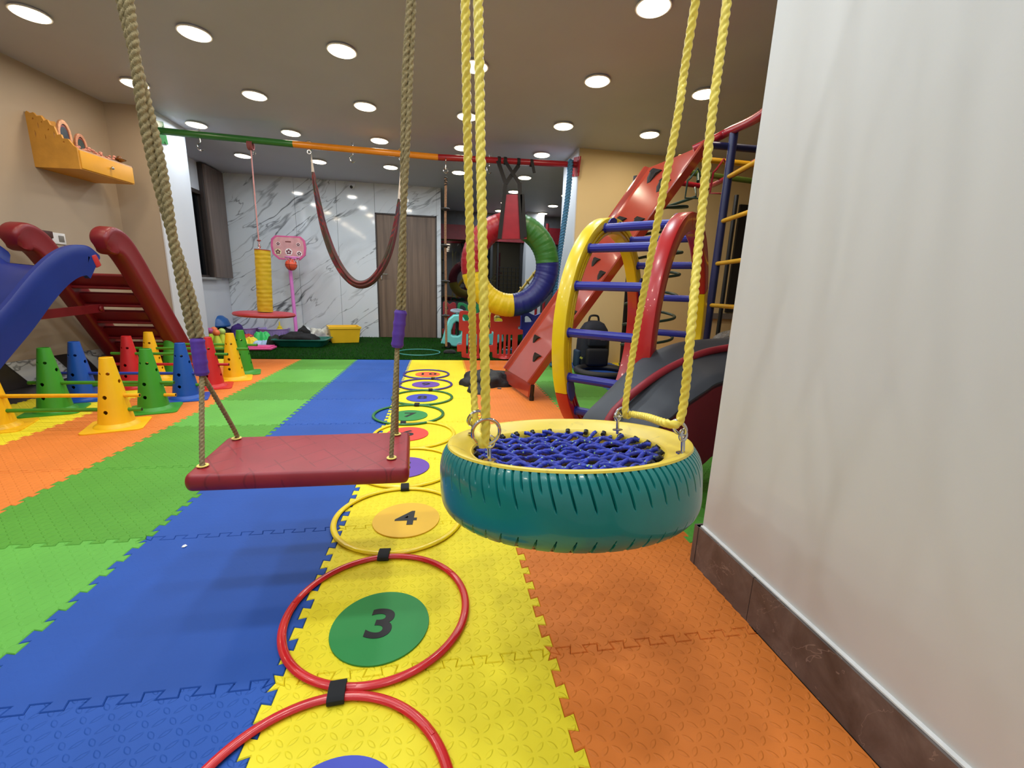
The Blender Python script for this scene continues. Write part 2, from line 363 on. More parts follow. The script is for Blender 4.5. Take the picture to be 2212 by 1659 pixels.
# ---------------------------------------------------------------- foam mats
X0,Y0,TL=-.5825*.62,1.3474*.62,.62
MC={'blue':foam('foam_blue',(33,82,168)),'blue_smooth':foam('foam_blue_smooth',(30,78,162),.06),'yellow':foam('foam_yellow',(242,220,38)),'orange':foam('foam_orange',(226,124,46)),
    'green':foam('foam_green',(84,152,46)),'green_light':foam('foam_green_light',(98,172,66),.35)}
def edge(ax,i,j):
    """shared dovetail edge: ax 'v' is the edge at x-line i, row j ; 'h' the edge at y-line j, column i"""
    pts=[]; nt=9; amp=.0105; R=random.Random(hash((ax,i,j))&0xffff if False else (i*73+j*19+(7 if ax=='v' else 3)))
    sg=1
    for q in range(nt):
        for f,s_ in ((.02,-1),(.13,-1),(-.0,1) ,(.0,1)): pass
        t0=q/nt; w=1/nt
        # dovetail: neck narrower than head
        for f,a_ in ((.0,-1),(.24,-1),(.16,1),(.70,1),(.62,-1)):
            pts.append((t0+w*(f+.07),a_*amp))
    P=[(0,0)]+pts[1:]+[(1,0)]
    out=[]
    for t,o in P:
        if ax=='v': out.append(V((X0+i*TL+o,Y0+(j+t)*TL,0)))
        else: out.append(V((X0+(i+t)*TL,Y0+j*TL+o,0)))
    return out
def mat_outline(i,j):
    b=edge('h',i,j); r=edge('v',i+1,j); t=edge('h',i,j+1)[::-1]; l=edge('v',i,j)[::-1]
    if j==6: t=[t[0],t[-1]]
    return b[:-1]+r[:-1]+t[:-1]+l[:-1]
def inset(P,d):
    n_=len(P); o=[]
    for q in range(n_):
        e1=(P[q]-P[q-1]).normalized(); e2=(P[(q+1)%n_]-P[q]).normalized(); n1=V((-e1.y,e1.x,0)); n2=V((-e2.y,e2.x,0))
        m_=(n1+n2); 
        m_=m_.normalized() if m_.length>1e-3 else n1
        o.append(P[q]+m_*d/max(.5,m_.dot(n1)))
    return o
strip={-5:'blue',-4:'yellow',-3:'orange',-2:'green',-1:'blue',0:'yellow',1:'orange',2:'green',3:'blue',4:'yellow',5:'orange'}
sname={-5:'outermost left blue',-4:'left yellow',-3:'left orange',-2:'left green',-1:'central blue',0:'central yellow',1:'right orange',2:'right green',3:'right blue',4:'right yellow',5:'outermost right orange'}
ordn=['row behind the camera','row at the camera','nearest visible row','second row','third row','fourth row','fifth row','sixth row','row meeting the turf']
for i in range(-5,6):
    for j in range(-2,7):
        cx=X0+(i+.5)*TL; cy=Y0+(j+.5)*TL
        if cx>.8 and cy<1.0: continue
        if i==1 and cy<1.1: pass
        if cx-.31<-3.05-.12*(4.98-cy)/1.0*.0-.2 : continue
        if i>=3 and j<1: continue
        if i<=-4 and j<1: continue
        if j<0 and not -2<=i<=1: continue
        if i>=5 and j<3: continue
        P=mat_outline(i,j)
        if i==1 and cy<1.45: P=[V((min(p.x,.812 if p.y<1.135 else 9),p.y,0)) for p in P]
        if i>=2 and cy<1.3:
            Q=[]
            for p in P:
                p=V((p.x,max(p.y,1.14),0))
                if not Q or (p-Q[-1]).length>1e-5: Q.append(p)
            P=[p for q,p in enumerate(Q) if not (p.y<1.1401 and Q[q-1].y<1.1401 and Q[(q+1)%len(Q)].y<1.1401)]
        m=MB(); n_=len(P); A=inset(P,.0022); B=inset(P,.0004)
        m.v=[p.copy() for p in A]+[p-V((0,0,.0022)) for p in B]+[p-V((0,0,.0115)) for p in B]
        m.f=[tuple(range(n_))]+[(n_+q,n_+(q+1)%n_,(q+1)%n_,q) for q in range(n_)]+[(2*n_+q,2*n_+(q+1)%n_,n_+(q+1)%n_,n_+q) for q in range(n_)]+[tuple(range(2*n_,3*n_))[::-1]]
        c=strip[i]; mk=c
        if c=='blue' and i==-1 and j==0: mk='blue_smooth'
        if c=='blue' and i==-1 and j in (1,2,4): mk='blue_smooth'
        if c=='green' and j in (-1,0,3,5): mk='green_light'
        me=bpy.data.meshes.new('foam_mat'); me.from_pydata([tuple(v) for v in m.v],[],m.f); me.materials.append(MC[mk])
        bm=bmesh.new(); bm.from_mesh(me); bmesh.ops.triangulate(bm,faces=[f for f in bm.faces if len(f.verts)>4],ngon_method='EAR_CLIP'); bm.to_mesh(me); bm.free()
        o=bpy.data.objects.new('foam_mat',me); COL.objects.link(o)
        tag(o,'%s foam puzzle mat in the %s strip, %s'%(c,sname[i],ordn[j+2]),'foam mat','interlocking foam puzzle mats')
# ---------------------------------------------------------------- ceiling lights
diffc=emis('lamp_cool',(.93,.97,1.0),9.); diffw=emis('lamp_warm',(1.0,.86,.62),7.)
rim=pm('lamp_rim',(240,238,236),.4)
lr=thing('ceiling_light','','')
rb=MB(); rb.lathe([(.082,0),(.09,-.004),(.098,-.012),(.1,-.015),(.097,-.0185),(.09,-.018),(.084,-.012)],(0,0,0),40,True); obj('rim',rb,rim,lr)
db=MB(); db.lathe([(0,-.026),(.06,-.0255),(.084,-.023),(.089,-.019),(.083,-.006),(0,-.006)],(0,0,0),40); obj('diffuser',db,diffc,lr)
lightpos=[]
xs=[-2.5,-1.585,-.67,.245,1.175,2.07]
rows=[(-.2,'C'),(.75,'C'),(1.67,'C'),(2.6,'C'),(3.5,'C'),(4.43,'W'),(5.35,'F'),(6.42,'F'),(7.34,'F'),(8.26,'F'),(9.1,'F')]
rl={-.2:'row behind the camera',.75:'row over the camera',1.67:'third row from the wall',2.6:'front row',3.5:'second row in view',4.43:'amber row before the bar',5.35:'row just behind the bar',6.42:'row over the turf',7.34:'row level with the marble wall',8.26:'far bay row',9.1:'last row of the far bay'}
cl_=['leftmost column','second column','third column','fourth column','fifth column','rightmost column']
first=True
for y,kd in rows:
    for q,x in enumerate(xs):
        if y>7 and x<.9: continue
        if 7>y>2 or 1: pass
        if x>.8 and y<2: continue
        if y<2 and x<-2: pass
        if (y,q) in ((5.35,5),(6.42,5)) : continue
        if y==5.35 and x>1.5: continue
        warm = kd=='W' or (kd=='C' and q in (0,5))
        o=lr if first else copy_tree(lr); first=False
        o.location=(x,y if y!=2.6 or q!=4 else 2.615,CEIL)
        if warm: recolor(o,{'diffuser':diffw})
        tag(o,'round %s downlight, %s of the ceiling grid, %s'%('amber' if warm else 'white',cl_[q],rl[y]),'ceiling light','round downlights in the ceiling')
        ld=bpy.data.lights.new('lamp','AREA'); ld.shape='DISK'; ld.size=.15; ld.color=WARM if warm else COOL; ld.energy=P_WARM if warm else (P_FAR if kd=='F' else P_COOL)
        lo=bpy.data.objects.new('lamp',ld); COL.objects.link(lo); lo.parent=o; lo.location=(0,0,-.032)
exec_parts=True
# ---------------------------------------------------------------- pull-up bar across the room
BZ=2.255; BR=.032
bar=thing('pull_up_bar','long pipe in green, orange and red spanning between the two pillars','bar',(-.6,CT,BZ))
def bz(x): return BZ+(-.015 if -1.6<x<.4 else .0)
gm=pm('paint_green',(44,108,48),.3,.08,8,.05); om=pm('paint_orange',(226,140,30),.3,.08,8,.05); rm=pm('paint_red',(150,24,36),.3,.08,8,.05)
obj('green_section',MB().cyl((-2.73,CT,BZ+.01),(-1.49,CT,BZ-.01),BR),gm,bar); obj('orange_section',MB().cyl((-1.49,CT,BZ-.01),(-.03,CT,BZ-.02),BR),om,bar); obj('red_section',MB().cyl((-.03,CT,BZ-.02),(1.52,CT,BZ+.02),BR),rm,bar)
for x,m in ((-2.724,gm),(1.524,rm)):
    q=MB().box((x,CT,BZ),(.014,.24,.2),RX(.2)); 
    for dy in (-.09,.09):
        for dz in (-.07,.07): q.cyl((x-.012,CT+dy,BZ+dz),(x+.012,CT+dy,BZ+dz),.012,8)
    obj('wall_bracket',q,m,bar)
def shook(px,py,lab,down=.12):
    p=PY(px,py,CT); x=p.x; z=BZ
    t=thing('steel_hook',lab,'hook',(x,CT,z),'steel hooks on the overhead bar')
    m=MB().cyl((x,CT,z+.052),(x,CT,z-.06),.006,10); m.cyl((x,CT,z+.03),(x,CT,z+.05),.012,6)
    m.tube(smooth([(x,CT,z-.05),(x-.004,CT,z-.07),(x-.03,CT,z-.09),(x-.025,CT,z-.125),(x,CT,z-.14),(x+.022,CT,z-.125)]),.0055,8)
    obj('hook_body',m,CHROME,t); return t
shook(431,292,'steel hook on the green part of the bar, left of the yellow bolster cord'); shook(762,335,'steel hook on the orange part of the bar, between the hammock ends')
shook(1058,360,'steel hook on the red part of the bar, beside the black straps')
# hammock
HC=pm('hammock_cloth',(124,26,44),.85,.35,30,.3,200)
def stripes(name,cols,axis_scale):
    k=NT(name); n=k.n('ShaderNodeTexNoise'); n.noise_dimensions='1D'; n.inputs['Scale'].default_value=axis_scale; n.inputs['Detail'].default_value=1
    u=k.n('ShaderNodeUVMap'); sp=k.n('ShaderNodeSeparateXYZ'); k.l(k.co(),sp.inputs[0]); k.l(k.math('ADD',sp.outputs[1],k.math('MULTIPLY',sp.outputs[2],.15)),n.inputs['W'])
    c=k.ramp(n.outputs[0],[(p,lin(q)) for p,q in cols]); k.l(c,k.b.inputs['Base Color']); k.b.inputs['Roughness'].default_value=.85; return k.m
HS=stripes('hammock_stripes',[(.2,(130,26,46)),(.42,(96,22,36)),(.5,(58,60,46)),(.55,(140,34,40)),(.62,(44,52,60)),(.8,(120,24,44))],26)
ham=thing('hammock','striped maroon cloth hammock hanging in a deep curve from the orange bar','hammock',(-.87,CT,BZ))
pts=[(676,372),(682,410),(690,450),(702,500),(722,555),(748,597),(776,615),(806,603),(834,560),(850,510),(858,465),(862,430)]
P=[PY(a,b,CT-.02) for a,b in pts]; P=smooth(P,6); nP=len(P)
def hr(i,k):
    t=i/(nP-1); w=.015+.036*math.sin(PI*t)**.8; a=2*PI*k/28; f=1+.16*math.cos(5*a+t*3)+.08*math.cos(9*a-t*7)
    return (w*f*math.cos(a)*.75,w*f*math.sin(a)*1.25)
obj('sling',MB().sweep(P,hr,False,28),HS,ham)
cwh=pm('cord_white',(225,215,205),.8)
for e_,q_ in ((P[0],PY(672,330,CT-.02)),(P[-1],PY(866,357,CT-.02))):
    m=MB()
    for k in range(5): m.tube([e_+V(((k-2)*.006,0,0)),q_],.0022,6)
    obj('suspension_cord',m,cwh,ham)
m=MB()
for px,py in ((667,326),(866,350)):
    p=PY(px,py,CT-.02); m.torus((p.x,CT,BZ-.01),.042,.005,RX(PI/2),24,8,1); m.torus((p.x,CT-.01,BZ-.075),.018,.004,RX(PI/2)@RZ(.3),20,6)
obj('hanging_ring',m,CHROME,ham)
# yellow bolster on a red disc swing
bol=thing('bolster_swing','tall yellow padded bolster standing on a round red disc seat, hung by pink cord','swing',(-1.9,CT,BZ))
a=PY(541,312,CT); b=PY(560,528,CT); c=PY(567,541,CT); d=PY(573,673,CT)
k=NT('padding_yellow'); w=k.n('ShaderNodeTexWave'); w.bands_direction='Z'; w.inputs['Scale'].default_value=7; w.inputs['Distortion'].default_value=3; w.inputs['Detail'].default_value=2; k.l(k.co(),w.inputs['Vector'])
k.l(k.mix(k.math('MULTIPLY',w.outputs[1],.25),lin((196,160,16)),lin((228,196,34))),k.b.inputs['Base Color']); k.b.inputs['Roughness'].default_value=.6; k.bump(w.outputs[1],.35,.005); PADY=k.m
rr=.075; L=resample([d,c],.012); m=MB(); m.sweep(L,lambda i,kk:((rr+.0012*math.sin(i*1.9)+.0015*math.sin(i*.7+kk))*math.cos(2*PI*kk/28),(rr+.0012*math.sin(i*1.9)+.0015*math.sin(i*.7+kk))*math.sin(2*PI*kk/28)),False,28)
obj('bolster',m,PADY,bol); ax=(c-d).normalized(); obj('end_cap',MB().cyl(c,c+ax*.008,.076,28),pm('pad_red',(150,30,30),.6),bol)
e=PY(572,679,CT); m=MB(); m.lathe([(0,-.022),(.27,-.022),(.295,-.016),(.305,0),(.295,.016),(.27,.022),(0,.022)],e,48,False,RY(.03)); obj('disc_seat',m,pm('pad_maroon',(166,40,52),.45),bol)
obj('cord',MB().rope([c,b,a],.006,.03),pm('cord_pink',(196,140,142),.8),bol)
m=MB()
for kx in range(4): m.torus(a+V((-.02+kx*.013,0,-.01)),BR+.006,.006,RY(PI/2),24,8)
m.torus(b+V((0,0,.04)),.012,.008); obj('knot',m,pm('cord_maroon',(140,72,74),.8),bol)
m=MB()
for p in (a+V((.03,0,-.075)),b+V((0,0,-.02))): m.torus(p,.018,.004,RX(PI/2)@Matrix.Diagonal((.7,1,1.6)),20,8)
obj('carabiner',m,CHROME,bol)
# knotted rope with black foot discs
kr=thing('climbing_rope_discs','twisted brown rope with black foot discs and a knot hanging by the marble edge','climbing rope',(.05,CT,BZ))
T_=PY(963,385,CT); Bt=PY(964,748,CT)
obj('rope',MB().rope([T_,PY(962,500,CT),PY(963,620,CT),Bt],.013,.05),pm('rope_brown',(142,110,84),.9,.3,80,.4,300),kr)
for py in (452,531,608,682):
    p=PY(962,py,CT); obj('foot_disc',MB().lathe([(0,-.02),(.02,-.018),(.03,-.006),(.05,-.004),(.053,.004),(.045,.01),(.02,.012),(.012,.02),(0,.02)],p,32),pm('rubber_black',(34,34,36),.6),kr)
m=MB(); m.cyl(PY(963,348,CT),PY(963,366,CT),.005,8); m.torus(PY(963,369,CT),.024,.005,RX(PI/2),24,8); m.torus(PY(963,350,CT)+V((0,0,.01)),BR+.006,.004,RY(PI/2),24,6); obj('hanging_ring',m,CHROME,kr)
m=MB()
for q in range(4): m.torus(PY(963,384+q*5,CT),.014,.007,RY(.3*(-1)**q))
obj('knot',m,pm('rope_dark',(44,40,38),.8),kr)
# thick blue rope
br_=thing('blue_climbing_rope','thick blue twisted rope looped over the red end of the bar','climbing rope',(1.45,CT,BZ))
q=[PY(1233,346,CT-.04),PY(1227,420,CT-.04),PY(1216,500,CT-.04),PY(1203,590,CT-.04),PY(1196,650,CT-.05),PY(1190,720,CT-.06)]
obj('rope',MB().rope(q,.03,.1,3,.2,18,14),pm('rope_blue',(62,112,150),.85,.25,60,.3,200),br_); 
obj('loop',MB().torus((q[0].x,CT,BZ+.01),BR+.02,.016,RY(PI/2),28,10),bpy.data.materials['rope_blue'],br_)
# padded ring swing
RC=PY(1103,574,CT-.02); RR=.44; rt=.135
ps=thing('padded_ring_swing','big padded ring in red, green, blue and yellow hanging by black straps','swing',(RC.x,CT,BZ))
def arc(a0,a1):
    n_=int(abs(a1-a0)/2.0)+2; pts=[RC+V((RR*math.cos(math.radians(a0+(a1-a0)*i/(n_-1))),0,RR*1.03*math.sin(math.radians(a0+(a1-a0)*i/(n_-1))))) for i in range(n_)]
    rg=random.Random(int(a0)); ph=[rg.uniform(0,6) for _ in range(4)]
    def fn(i,k):
        a=2*PI*k/28; f=rt*(1+.016*math.sin(i*2.1+2*math.sin(a+ph[0]))+.014*math.sin(i*1.1+a*2+ph[1])*math.sin(a)); return (f*math.cos(a),f*math.sin(a))
    return MB().sweep(pts,fn,False,28)
for nm,a0,a1,cc in (('red_cover',78,192,(156,26,38)),('green_cover',78,6,(54,112,44)),('blue_cover',6,-85,(34,38,112)),('yellow_cover',-85,-168,(224,192,26))):
    obj(nm,arc(a0,a1),pm('vinyl_'+nm,cc,.38,.06,10,.25,9,.01),ps)
T1=PY(1092,420,CT-.17); T2=PY(1122,420,CT-.17); B1=PY(1080,516,CT-.17); B2=PY(1138,516,CT-.17)
m=MB(); o2=V((0,.13,0)); m.add([T1,T2,B2,B1,T1+o2,T2+o2,B2+V((0,.05,0)),B1+V((0,.05,0))],[(0,1,2,3),(7,6,5,4),(0,4,5,1),(1,5,6,2),(2,6,7,3),(3,7,4,0)]); obj('padded_sleeve',m,pm('vinyl_sleeve',(150,24,38),.35),ps)
def strap(mb,p,q,w=.022,t=.004,side=(1,0,0)):
    p=V(p);q=V(q);d_=(q-p).normalized(); s_=V(side); s_=(s_-d_*s_.dot(d_)).normalized(); n2=d_.cross(s_)
    vs2=[p+s_*a*w+n2*b_*t for a,b_ in ((-1,-1),(1,-1),(1,1),(-1,1))]+[q+s_*a*w+n2*b_*t for a,b_ in ((-1,-1),(1,-1),(1,1),(-1,1))]
    mb.add(vs2,[(3,2,1,0),(4,5,6,7),(0,1,5,4),(1,2,6,5),(2,3,7,6),(3,0,4,7)])
f=-.175; pt=lambda a,b,y=CT-.18:PY(a,b,y)
m=MB(); strap(m,pt(1079,516),pt(1092,395)); strap(m,pt(1128,516),pt(1122,395)); strap(m,pt(1092,397),pt(1076,348,CT-.03)); strap(m,pt(1092,397),pt(1120,358,CT-.03)); strap(m,pt(1122,397),pt(1090,346,CT-.03),.018); strap(m,pt(1134,512),pt(1128,420))
for x in (1078,1091,1120,1148): 
    p=PY(x,350,CT); m.torus((p.x,CT,BZ),BR+.004,.004,RY(PI/2)@Matrix.Diagonal((1,1,5)),24,6)
strap(m,pt(1150,352,CT-.04),pt(1154,374,CT-.04),.016); obj('strap',m,pm('webbing_black',(26,25,27),.8),ps)
# ---------------------------------------------------------------- security camera, smoke detector
cc=thing('security_camera','small white dome security camera high on the marble wall','camera',(-1.37,WY,2.36)); m=MB(); m.box((-1.37,WY-.02,2.385),(.09,.04,.05),None,.01); m.sphere((-1.37,WY-.055,2.355),.035); obj('body',m,WHITEP,cc); obj('lens',MB().cyl((-1.372,WY-.085,2.345),(-1.372,WY-.095,2.342),.022),BLACKM,cc)
sp=PX(373,330,-3.3); sd=thing('wall_vent','small round white vent high on the back left wall','vent',sp); obj('plate',MB().lathe([(0,0),(.05,0),(.055,.008),(.04,.012),(0,.012)],sp,24,False,RY(PI/2)),WHITEP,sd); obj('opening',MB().lathe([(0,0),(.02,0),(.02,.004),(0,.004)],sp+V((.012,0,-.01)),16,False,RY(PI/2)),BLACKM,sd)
# ---------------------------------------------------------------- swings in the foreground
HEMP=pm('rope_hemp',(146,128,90),.95,.3,140,.7,400,.0012)
ZB=.372
sw=thing('plank_swing','red padded plank swing hung on hemp ropes with purple grips','swing',(-.35,1.27,ZB))
C4=[PZ(390,1030,ZB),PZ(491,943,ZB),PZ(886,931,ZB),PZ(884,1013,ZB)]
cxm=sum((p for p in C4),V())/4
# plank: rounded outline with soft edges
def soft_slab(corners,th,rc,ez,inx=0):
    out=[]; n_=len(corners)
    for i in range(n_):
        p=corners[i]; a=(corners[i-1]-p).normalized(); b=(corners[(i+1)%n_]-p).normalized()
        for k in range(9):
            t=k/8; p1=p+a*rc; p2=p+b*rc; out.append((1-t)**2*p1+2*t*(1-t)*p+t*t*p2)
    n2=len(out); m=MB(); c=sum(out,V())/n2
    prof=[(ez*(1-math.cos(PI/2*q/5)) ,-ez_(q,th)) for q in range(0)] 
    K=7; rings=[]
    for q in range(-K,K+1):
        ph=PI/2*q/K; off=(1-math.cos(ph))*ez; z=th/2*math.sin(ph)
        rings.append((off,z))
    P2=[V((p.x,p.y,0)) for p in out]; area=sum(P2[i].x*P2[(i+1)%n2].y-P2[(i+1)%n2].x*P2[i].y for i in range(n2)); 
    if area<0: P2=P2[::-1]
    zz=c.z
    for off,z in rings:
        for i in range(n2):
            d_=(V((c.x,c.y,0))-P2[i]); e=P2[i]; t_=(P2[(i+1)%n2]-P2[i-1]); t_=t_.normalized() if t_.length>1e-6 else V((1,0,0)); nn=V((-t_.y,t_.x,0)); m.v.append(V((e.x,e.y,zz+z))+nn*off)
    R_=len(rings)
    for r in range(R_-1):
        for i in range(n2): j=(i+1)%n2; m.f.append((r*n2+i,r*n2+j,(r+1)*n2+j,(r+1)*n2+i))
    m.f.append(tuple(range(n2))[::-1]); m.f.append(tuple((R_-1)*n2+i for i in range(n2)))
    return m
k=NT('vinyl_plank'); n=k.noise(8,4); k.l(k.ramp(n,[(.3,lin((140,28,38))),(.7,lin((156,36,46)))]),k.b.inputs['Base Color']); k.b.inputs['Roughness'].default_value=.42
wv=[]
for rot in (.75,-.62):
    mp=k.mapping((0,0,rot)); s2=k.n('ShaderNodeSeparateXYZ'); k.l(mp,s2.inputs[0]); fr_=k.math('FRACT',k.math('MULTIPLY',s2.outputs[0],15)); wv.append(k.math('LESS_THAN',fr_,.06))
stm=k.math('MULTIPLY',k.math('MAXIMUM',wv[0],wv[1]),k.math('GREATER_THAN',k.noise(9,2),.47)); bc_=k.b.inputs['Base Color'].links[0].from_socket; k.l(k.mix(k.math('MULTIPLY',stm,.55),bc_,lin((108,20,30))),k.b.inputs['Base Color']); k.bump(k.math('SUBTRACT',0.,stm),.8,.002,k.bump(k.noise(300,2),.1,.0005))
C4s=[V((p.x,p.y,ZB-.0225)) for p in C4]
obj('seat',soft_slab(C4s,.045,.022,.012),k.m,sw)
gr=[PZ(438,1006,ZB+.003),PZ(511,947,ZB+.003),PZ(857,938,ZB+.003),PZ(846,989,ZB+.003)]
YG=pm('grommet_yellow',(244,220,110),.35)
for p in gr: obj('grommet',MB().torus((p.x,p.y,ZB+.004),.0105,.0038,None,28,8,.6),YG,sw)
yg=1.27
gl0=PY(436,808,yg); gl1=PY(425,730,yg); gr0=PY(858,748,yg); gr1=PY(866,670,yg)
for p,g in ((gr[0],gl0),(gr[1],gl0),(gr[2],gr0),(gr[3],gr0)): obj('seat_rope',MB().rope([V((p.x,p.y,ZB-.02)),V((p.x,p.y,ZB+.02)).lerp(g,.02),g],.0062,.032),HEMP,sw)
PUR=pm('grip_purple',(92,56,160),.5)
for a_,b_ in ((gl0,gl1),(gr0,gr1)):
    L=resample([a_+(a_-b_)*.03,b_],.003); nL=len(L)
    def gf(i,k,nL=nL):
        t=i/(nL-1); a=2*PI*k/24; r=.0165*(1+.10*max(0,math.sin(t*PI*7))*(1 if math.sin(a)>-.2 else .3)); 
        if t<.03 or t>.97: r*=.9
        return (r*math.cos(a),r*math.sin(a))
    obj('hand_grip',MB().sweep(L,gf,False,24),PUR,sw)
def double_rope(path,r,sep,tw,nm):
    L=resample(path,.004); n_=len(L)
    for sgn in (0,PI):
        Q=[]
        for i,p in enumerate(L):
            d_=(L[min(i+1,n_-1)]-L[max(i-1,0)]).normalized(); s_=V((1,0,0)); s_=(s_-d_*s_.dot(d_)).normalized(); u_=d_.cross(s_); a=tw[0]+(tw[1]-tw[0])*i/n_+sgn
            Q.append(p+(s_*math.cos(a)+u_*math.sin(a))*sep)
        obj(nm,MB().rope(Q,r,.052,3,.28,18,14),HEMP,sw)
def up(p,q): # continue the line p->q to the ceiling
    return p+(q-p)*((CEIL-.1-p.z)/(q.z-p.z))
lt=[gl1,PY(405,640,yg),PY(375,520,yg),PY(347,390,yg),PY(320,265,yg),PY(297,150,yg),PY(270,0,yg)]; lt.append(up(lt[-2],lt[-1]))
rt_=[gr1,PY(869,560,yg),PY(872,440,yg),PY(876,300,yg),PY(881,150,yg),PY(889,0,yg)]; rt_.append(up(rt_[-2],rt_[-1]))
double_rope(lt,.0098,.0084,(0,13),'hanging_rope'); double_rope(rt_,.0074,.0064,(.4,8),'hanging_rope')
for p in (lt[-1],rt_[-1]):
    m=MB(); m.cyl((p.x,p.y,CEIL),(p.x,p.y,CEIL-.06),.008); m.torus((p.x,p.y,CEIL-.085),.03,.007,RX(PI/2)); m.cyl((p.x,p.y,CEIL),(p.x,p.y,CEIL-.008),.04); obj('ceiling_hook',m,CHROME,sw)
# tire swing
TC=V((.287,.893,.455)); tn=V((-.025,.144,1)).normalized(); tx=V((1,0,0)); tx=(tx-tn*tx.dot(tn)).normalized(); ty=tn.cross(tx); TB=basis(tx,ty,tn)
def TP(x,y,z): return TC+tx*x+ty*y+tn*z
def onT(px,py,h):
    d_=ray(px,py); p0=TC+tn*h; t=(p0-O).dot(tn)/d_.dot(tn); return O+d_*t
ts=thing('tire_swing','teal painted tire with yellow rim and blue rope net, hung on yellow ropes','swing',TC)
PERC=26; NA,NR=54*PERC,54
def tread(i,t):
    """groove depth for column i (grooves follow the slanted columns); t 0 top..1 bottom"""
    d=0; c=i/PERC
    for ph,tl in ((0,.48),(.5,.26)):
        if t<tl:
            f=c-ph; f=abs(f-round(f)); w=.085*(1-.55*t/tl)
            if f<w: d=max(d,(1-(f/w)**2)*min(1,(tl-t)/.05))
    if t>.82:
        f=abs(c-round(c)); w=.12*(t-.79)/.21
        if f<w: d=max(d,(1-(f/w)**2))
    return d
def slant(t): return (1.1*t if t<.5 else .55 if t<.8 else .55-1.7*(t-.8))*2*PI/54
m=MB(); hw=.0675
prof=[]
for q in range(NR+1):
    t=q/NR
    # superelliptic crown
    ang=-PI/2*.0; u=2*t-1; z=hw-t*(2*hw+.006); r=.291-(.0205*abs(u)**3.4 if u<0 else .016*abs(u)**5)
    prof.append((r,z,t))
prof2=[(prof[-1][0]-.010,-hw-.010),(.24,-hw-.008),(.205,-hw+.008),(.19,-hw+.02),(.186,-.03),(.20,-.02),(.255,-.03),(.268,0),(.255,.03),(.205,.028)]
for i in range(NA):
    for r,z,t in prof:
        a=2*PI*i/NA+slant(t); ca,sa=math.cos(a),math.sin(a)
        rr_=r-.0066*tread(i,t); m.v.append(TP(rr_*ca,rr_*sa,z))
K=len(prof)
for i in range(NA):
    j=(i+1)%NA
    for q in range(K-1): m.f.append((i*K+q,j*K+q,j*K+q+1,i*K+q+1))
kt=NT('paint_teal'); nz=kt.noise(5,4); kt.l(kt.ramp(nz,[(.3,lin((14,112,108))),(.7,lin((22,128,122)))]),kt.b.inputs['Base Color']); kt.b.inputs['Roughness'].default_value=.28; kt.b.inputs['Coat Weight'].default_value=.35
kt.bump(kt.noise(26,4,None,.6,.5),.10,.003); TEAL=kt.m
obj('tread',m,TEAL,ts,True,None,28)
m=MB(); m.lathe([(prof[-1][0]-.004,-hw-.004)]+prof2[:-1]+[(.2,.026)],TC,120,False,TB); obj('carcass',MB().lathe([(prof[-1][0]-.004,-hw-.004)]+prof2+[(.26,.04),(.262,-.05)],TC,120,True,TB),pm('tire_rubber',(34,40,38),.7),ts)
ky=NT('paint_yellow_worn'); n=ky.noise(22,6,None,.65,1); n2=ky.noise(3,3); c=ky.mix(ky.math('MULTIPLY',n2,.45),lin((236,206,66)),lin((196,170,84)))
mr=ky.n('ShaderNodeMapRange'); ky.l(n,mr.inputs[0]); mr.inputs[1].default_value=.60; mr.inputs[2].default_value=.78; ky.l(ky.mix(mr.outputs[0],c,lin((150,130,70))),ky.b.inputs['Base Color']); ky.b.inputs['Roughness'].default_value=.35; ky.bump(n,.1,.001)
tz=hw
obj('rim',MB().lathe([(.2735,tz-.003),(.272,tz+.001),(.268,tz+.0025),(.262,tz+.0015),(.252,tz-.003),(.240,tz-.0095),(.228,tz-.017),(.2225,tz-.0205),(.2205,tz-.0195),(.2165,tz-.0235),(.2135,tz-.031),(.2125,tz-.042),(.214,.015),(.235,.02)],TC,120,False,TB,False),ky.m,ts)
# net of blue cord
kn=NT('cord_blue'); n=kn.noise(110,2); vv_=kn.n('ShaderNodeTexVoronoi'); vv_.inputs['Scale'].default_value=85; kn.l(kn.co(),vv_.inputs['Vector'])
kn.l(kn.mix(kn.math('LESS_THAN',vv_.outputs['Distance'],.17),kn.ramp(n,[(.3,lin((16,26,120))),(.7,lin((36,58,186)))]),lin((150,196,120))),kn.b.inputs['Base Color']); kn.b.inputs['Roughness'].default_value=.6; CB=kn.m
nr=.208; zn=tz-.026
def chord(mb,th,d0,ph,amp=.0045,zb=0.):
    c,s_=math.cos(th),math.sin(th); hl=math.sqrt(max(0,nr*nr-d0*d0)); N_=max(6,int(hl*2/.009)); pts=[]
    for i in range(N_+1):
        u=-hl+2*hl*i/N_; w=amp*math.cos(PI*((u)/(SPC/math.sin(1.326)))+ph); bow=.003*math.sin(u*24+d0*60); x=u*c-(d0+bow)*s_; y=u*s_+(d0+bow)*c; pts.append(TP(x,y,zn+w+zb-.012*(1-(u*u+d0*d0)/nr**2)))
    mb.rope(pts,.0052,.032,3,.16,12,10)
SPC=.039
for th in (math.radians(38),math.radians(-38)):
    for q in range(-5,6):
        d0=q*SPC+.004
        if abs(d0)<nr-.012:
            m=MB(); chord(m,th,d0,PI*(q%2)+(0 if th>0 else PI)); obj('net_cord',m,CB,ts)
cbk=pm('cord_black',(18,20,26),.6)
for q in range(26):
    a=2*PI*q/26+.05; m=MB(); m.tube([TP(.202*math.cos(a),.202*math.sin(a),zn),TP(.209*math.cos(a),.209*math.sin(a),zn+.003),TP(.2125*math.cos(a),.2125*math.sin(a),zn+.007)],.0062,8)
    obj('cord_end',m,cbk,ts)
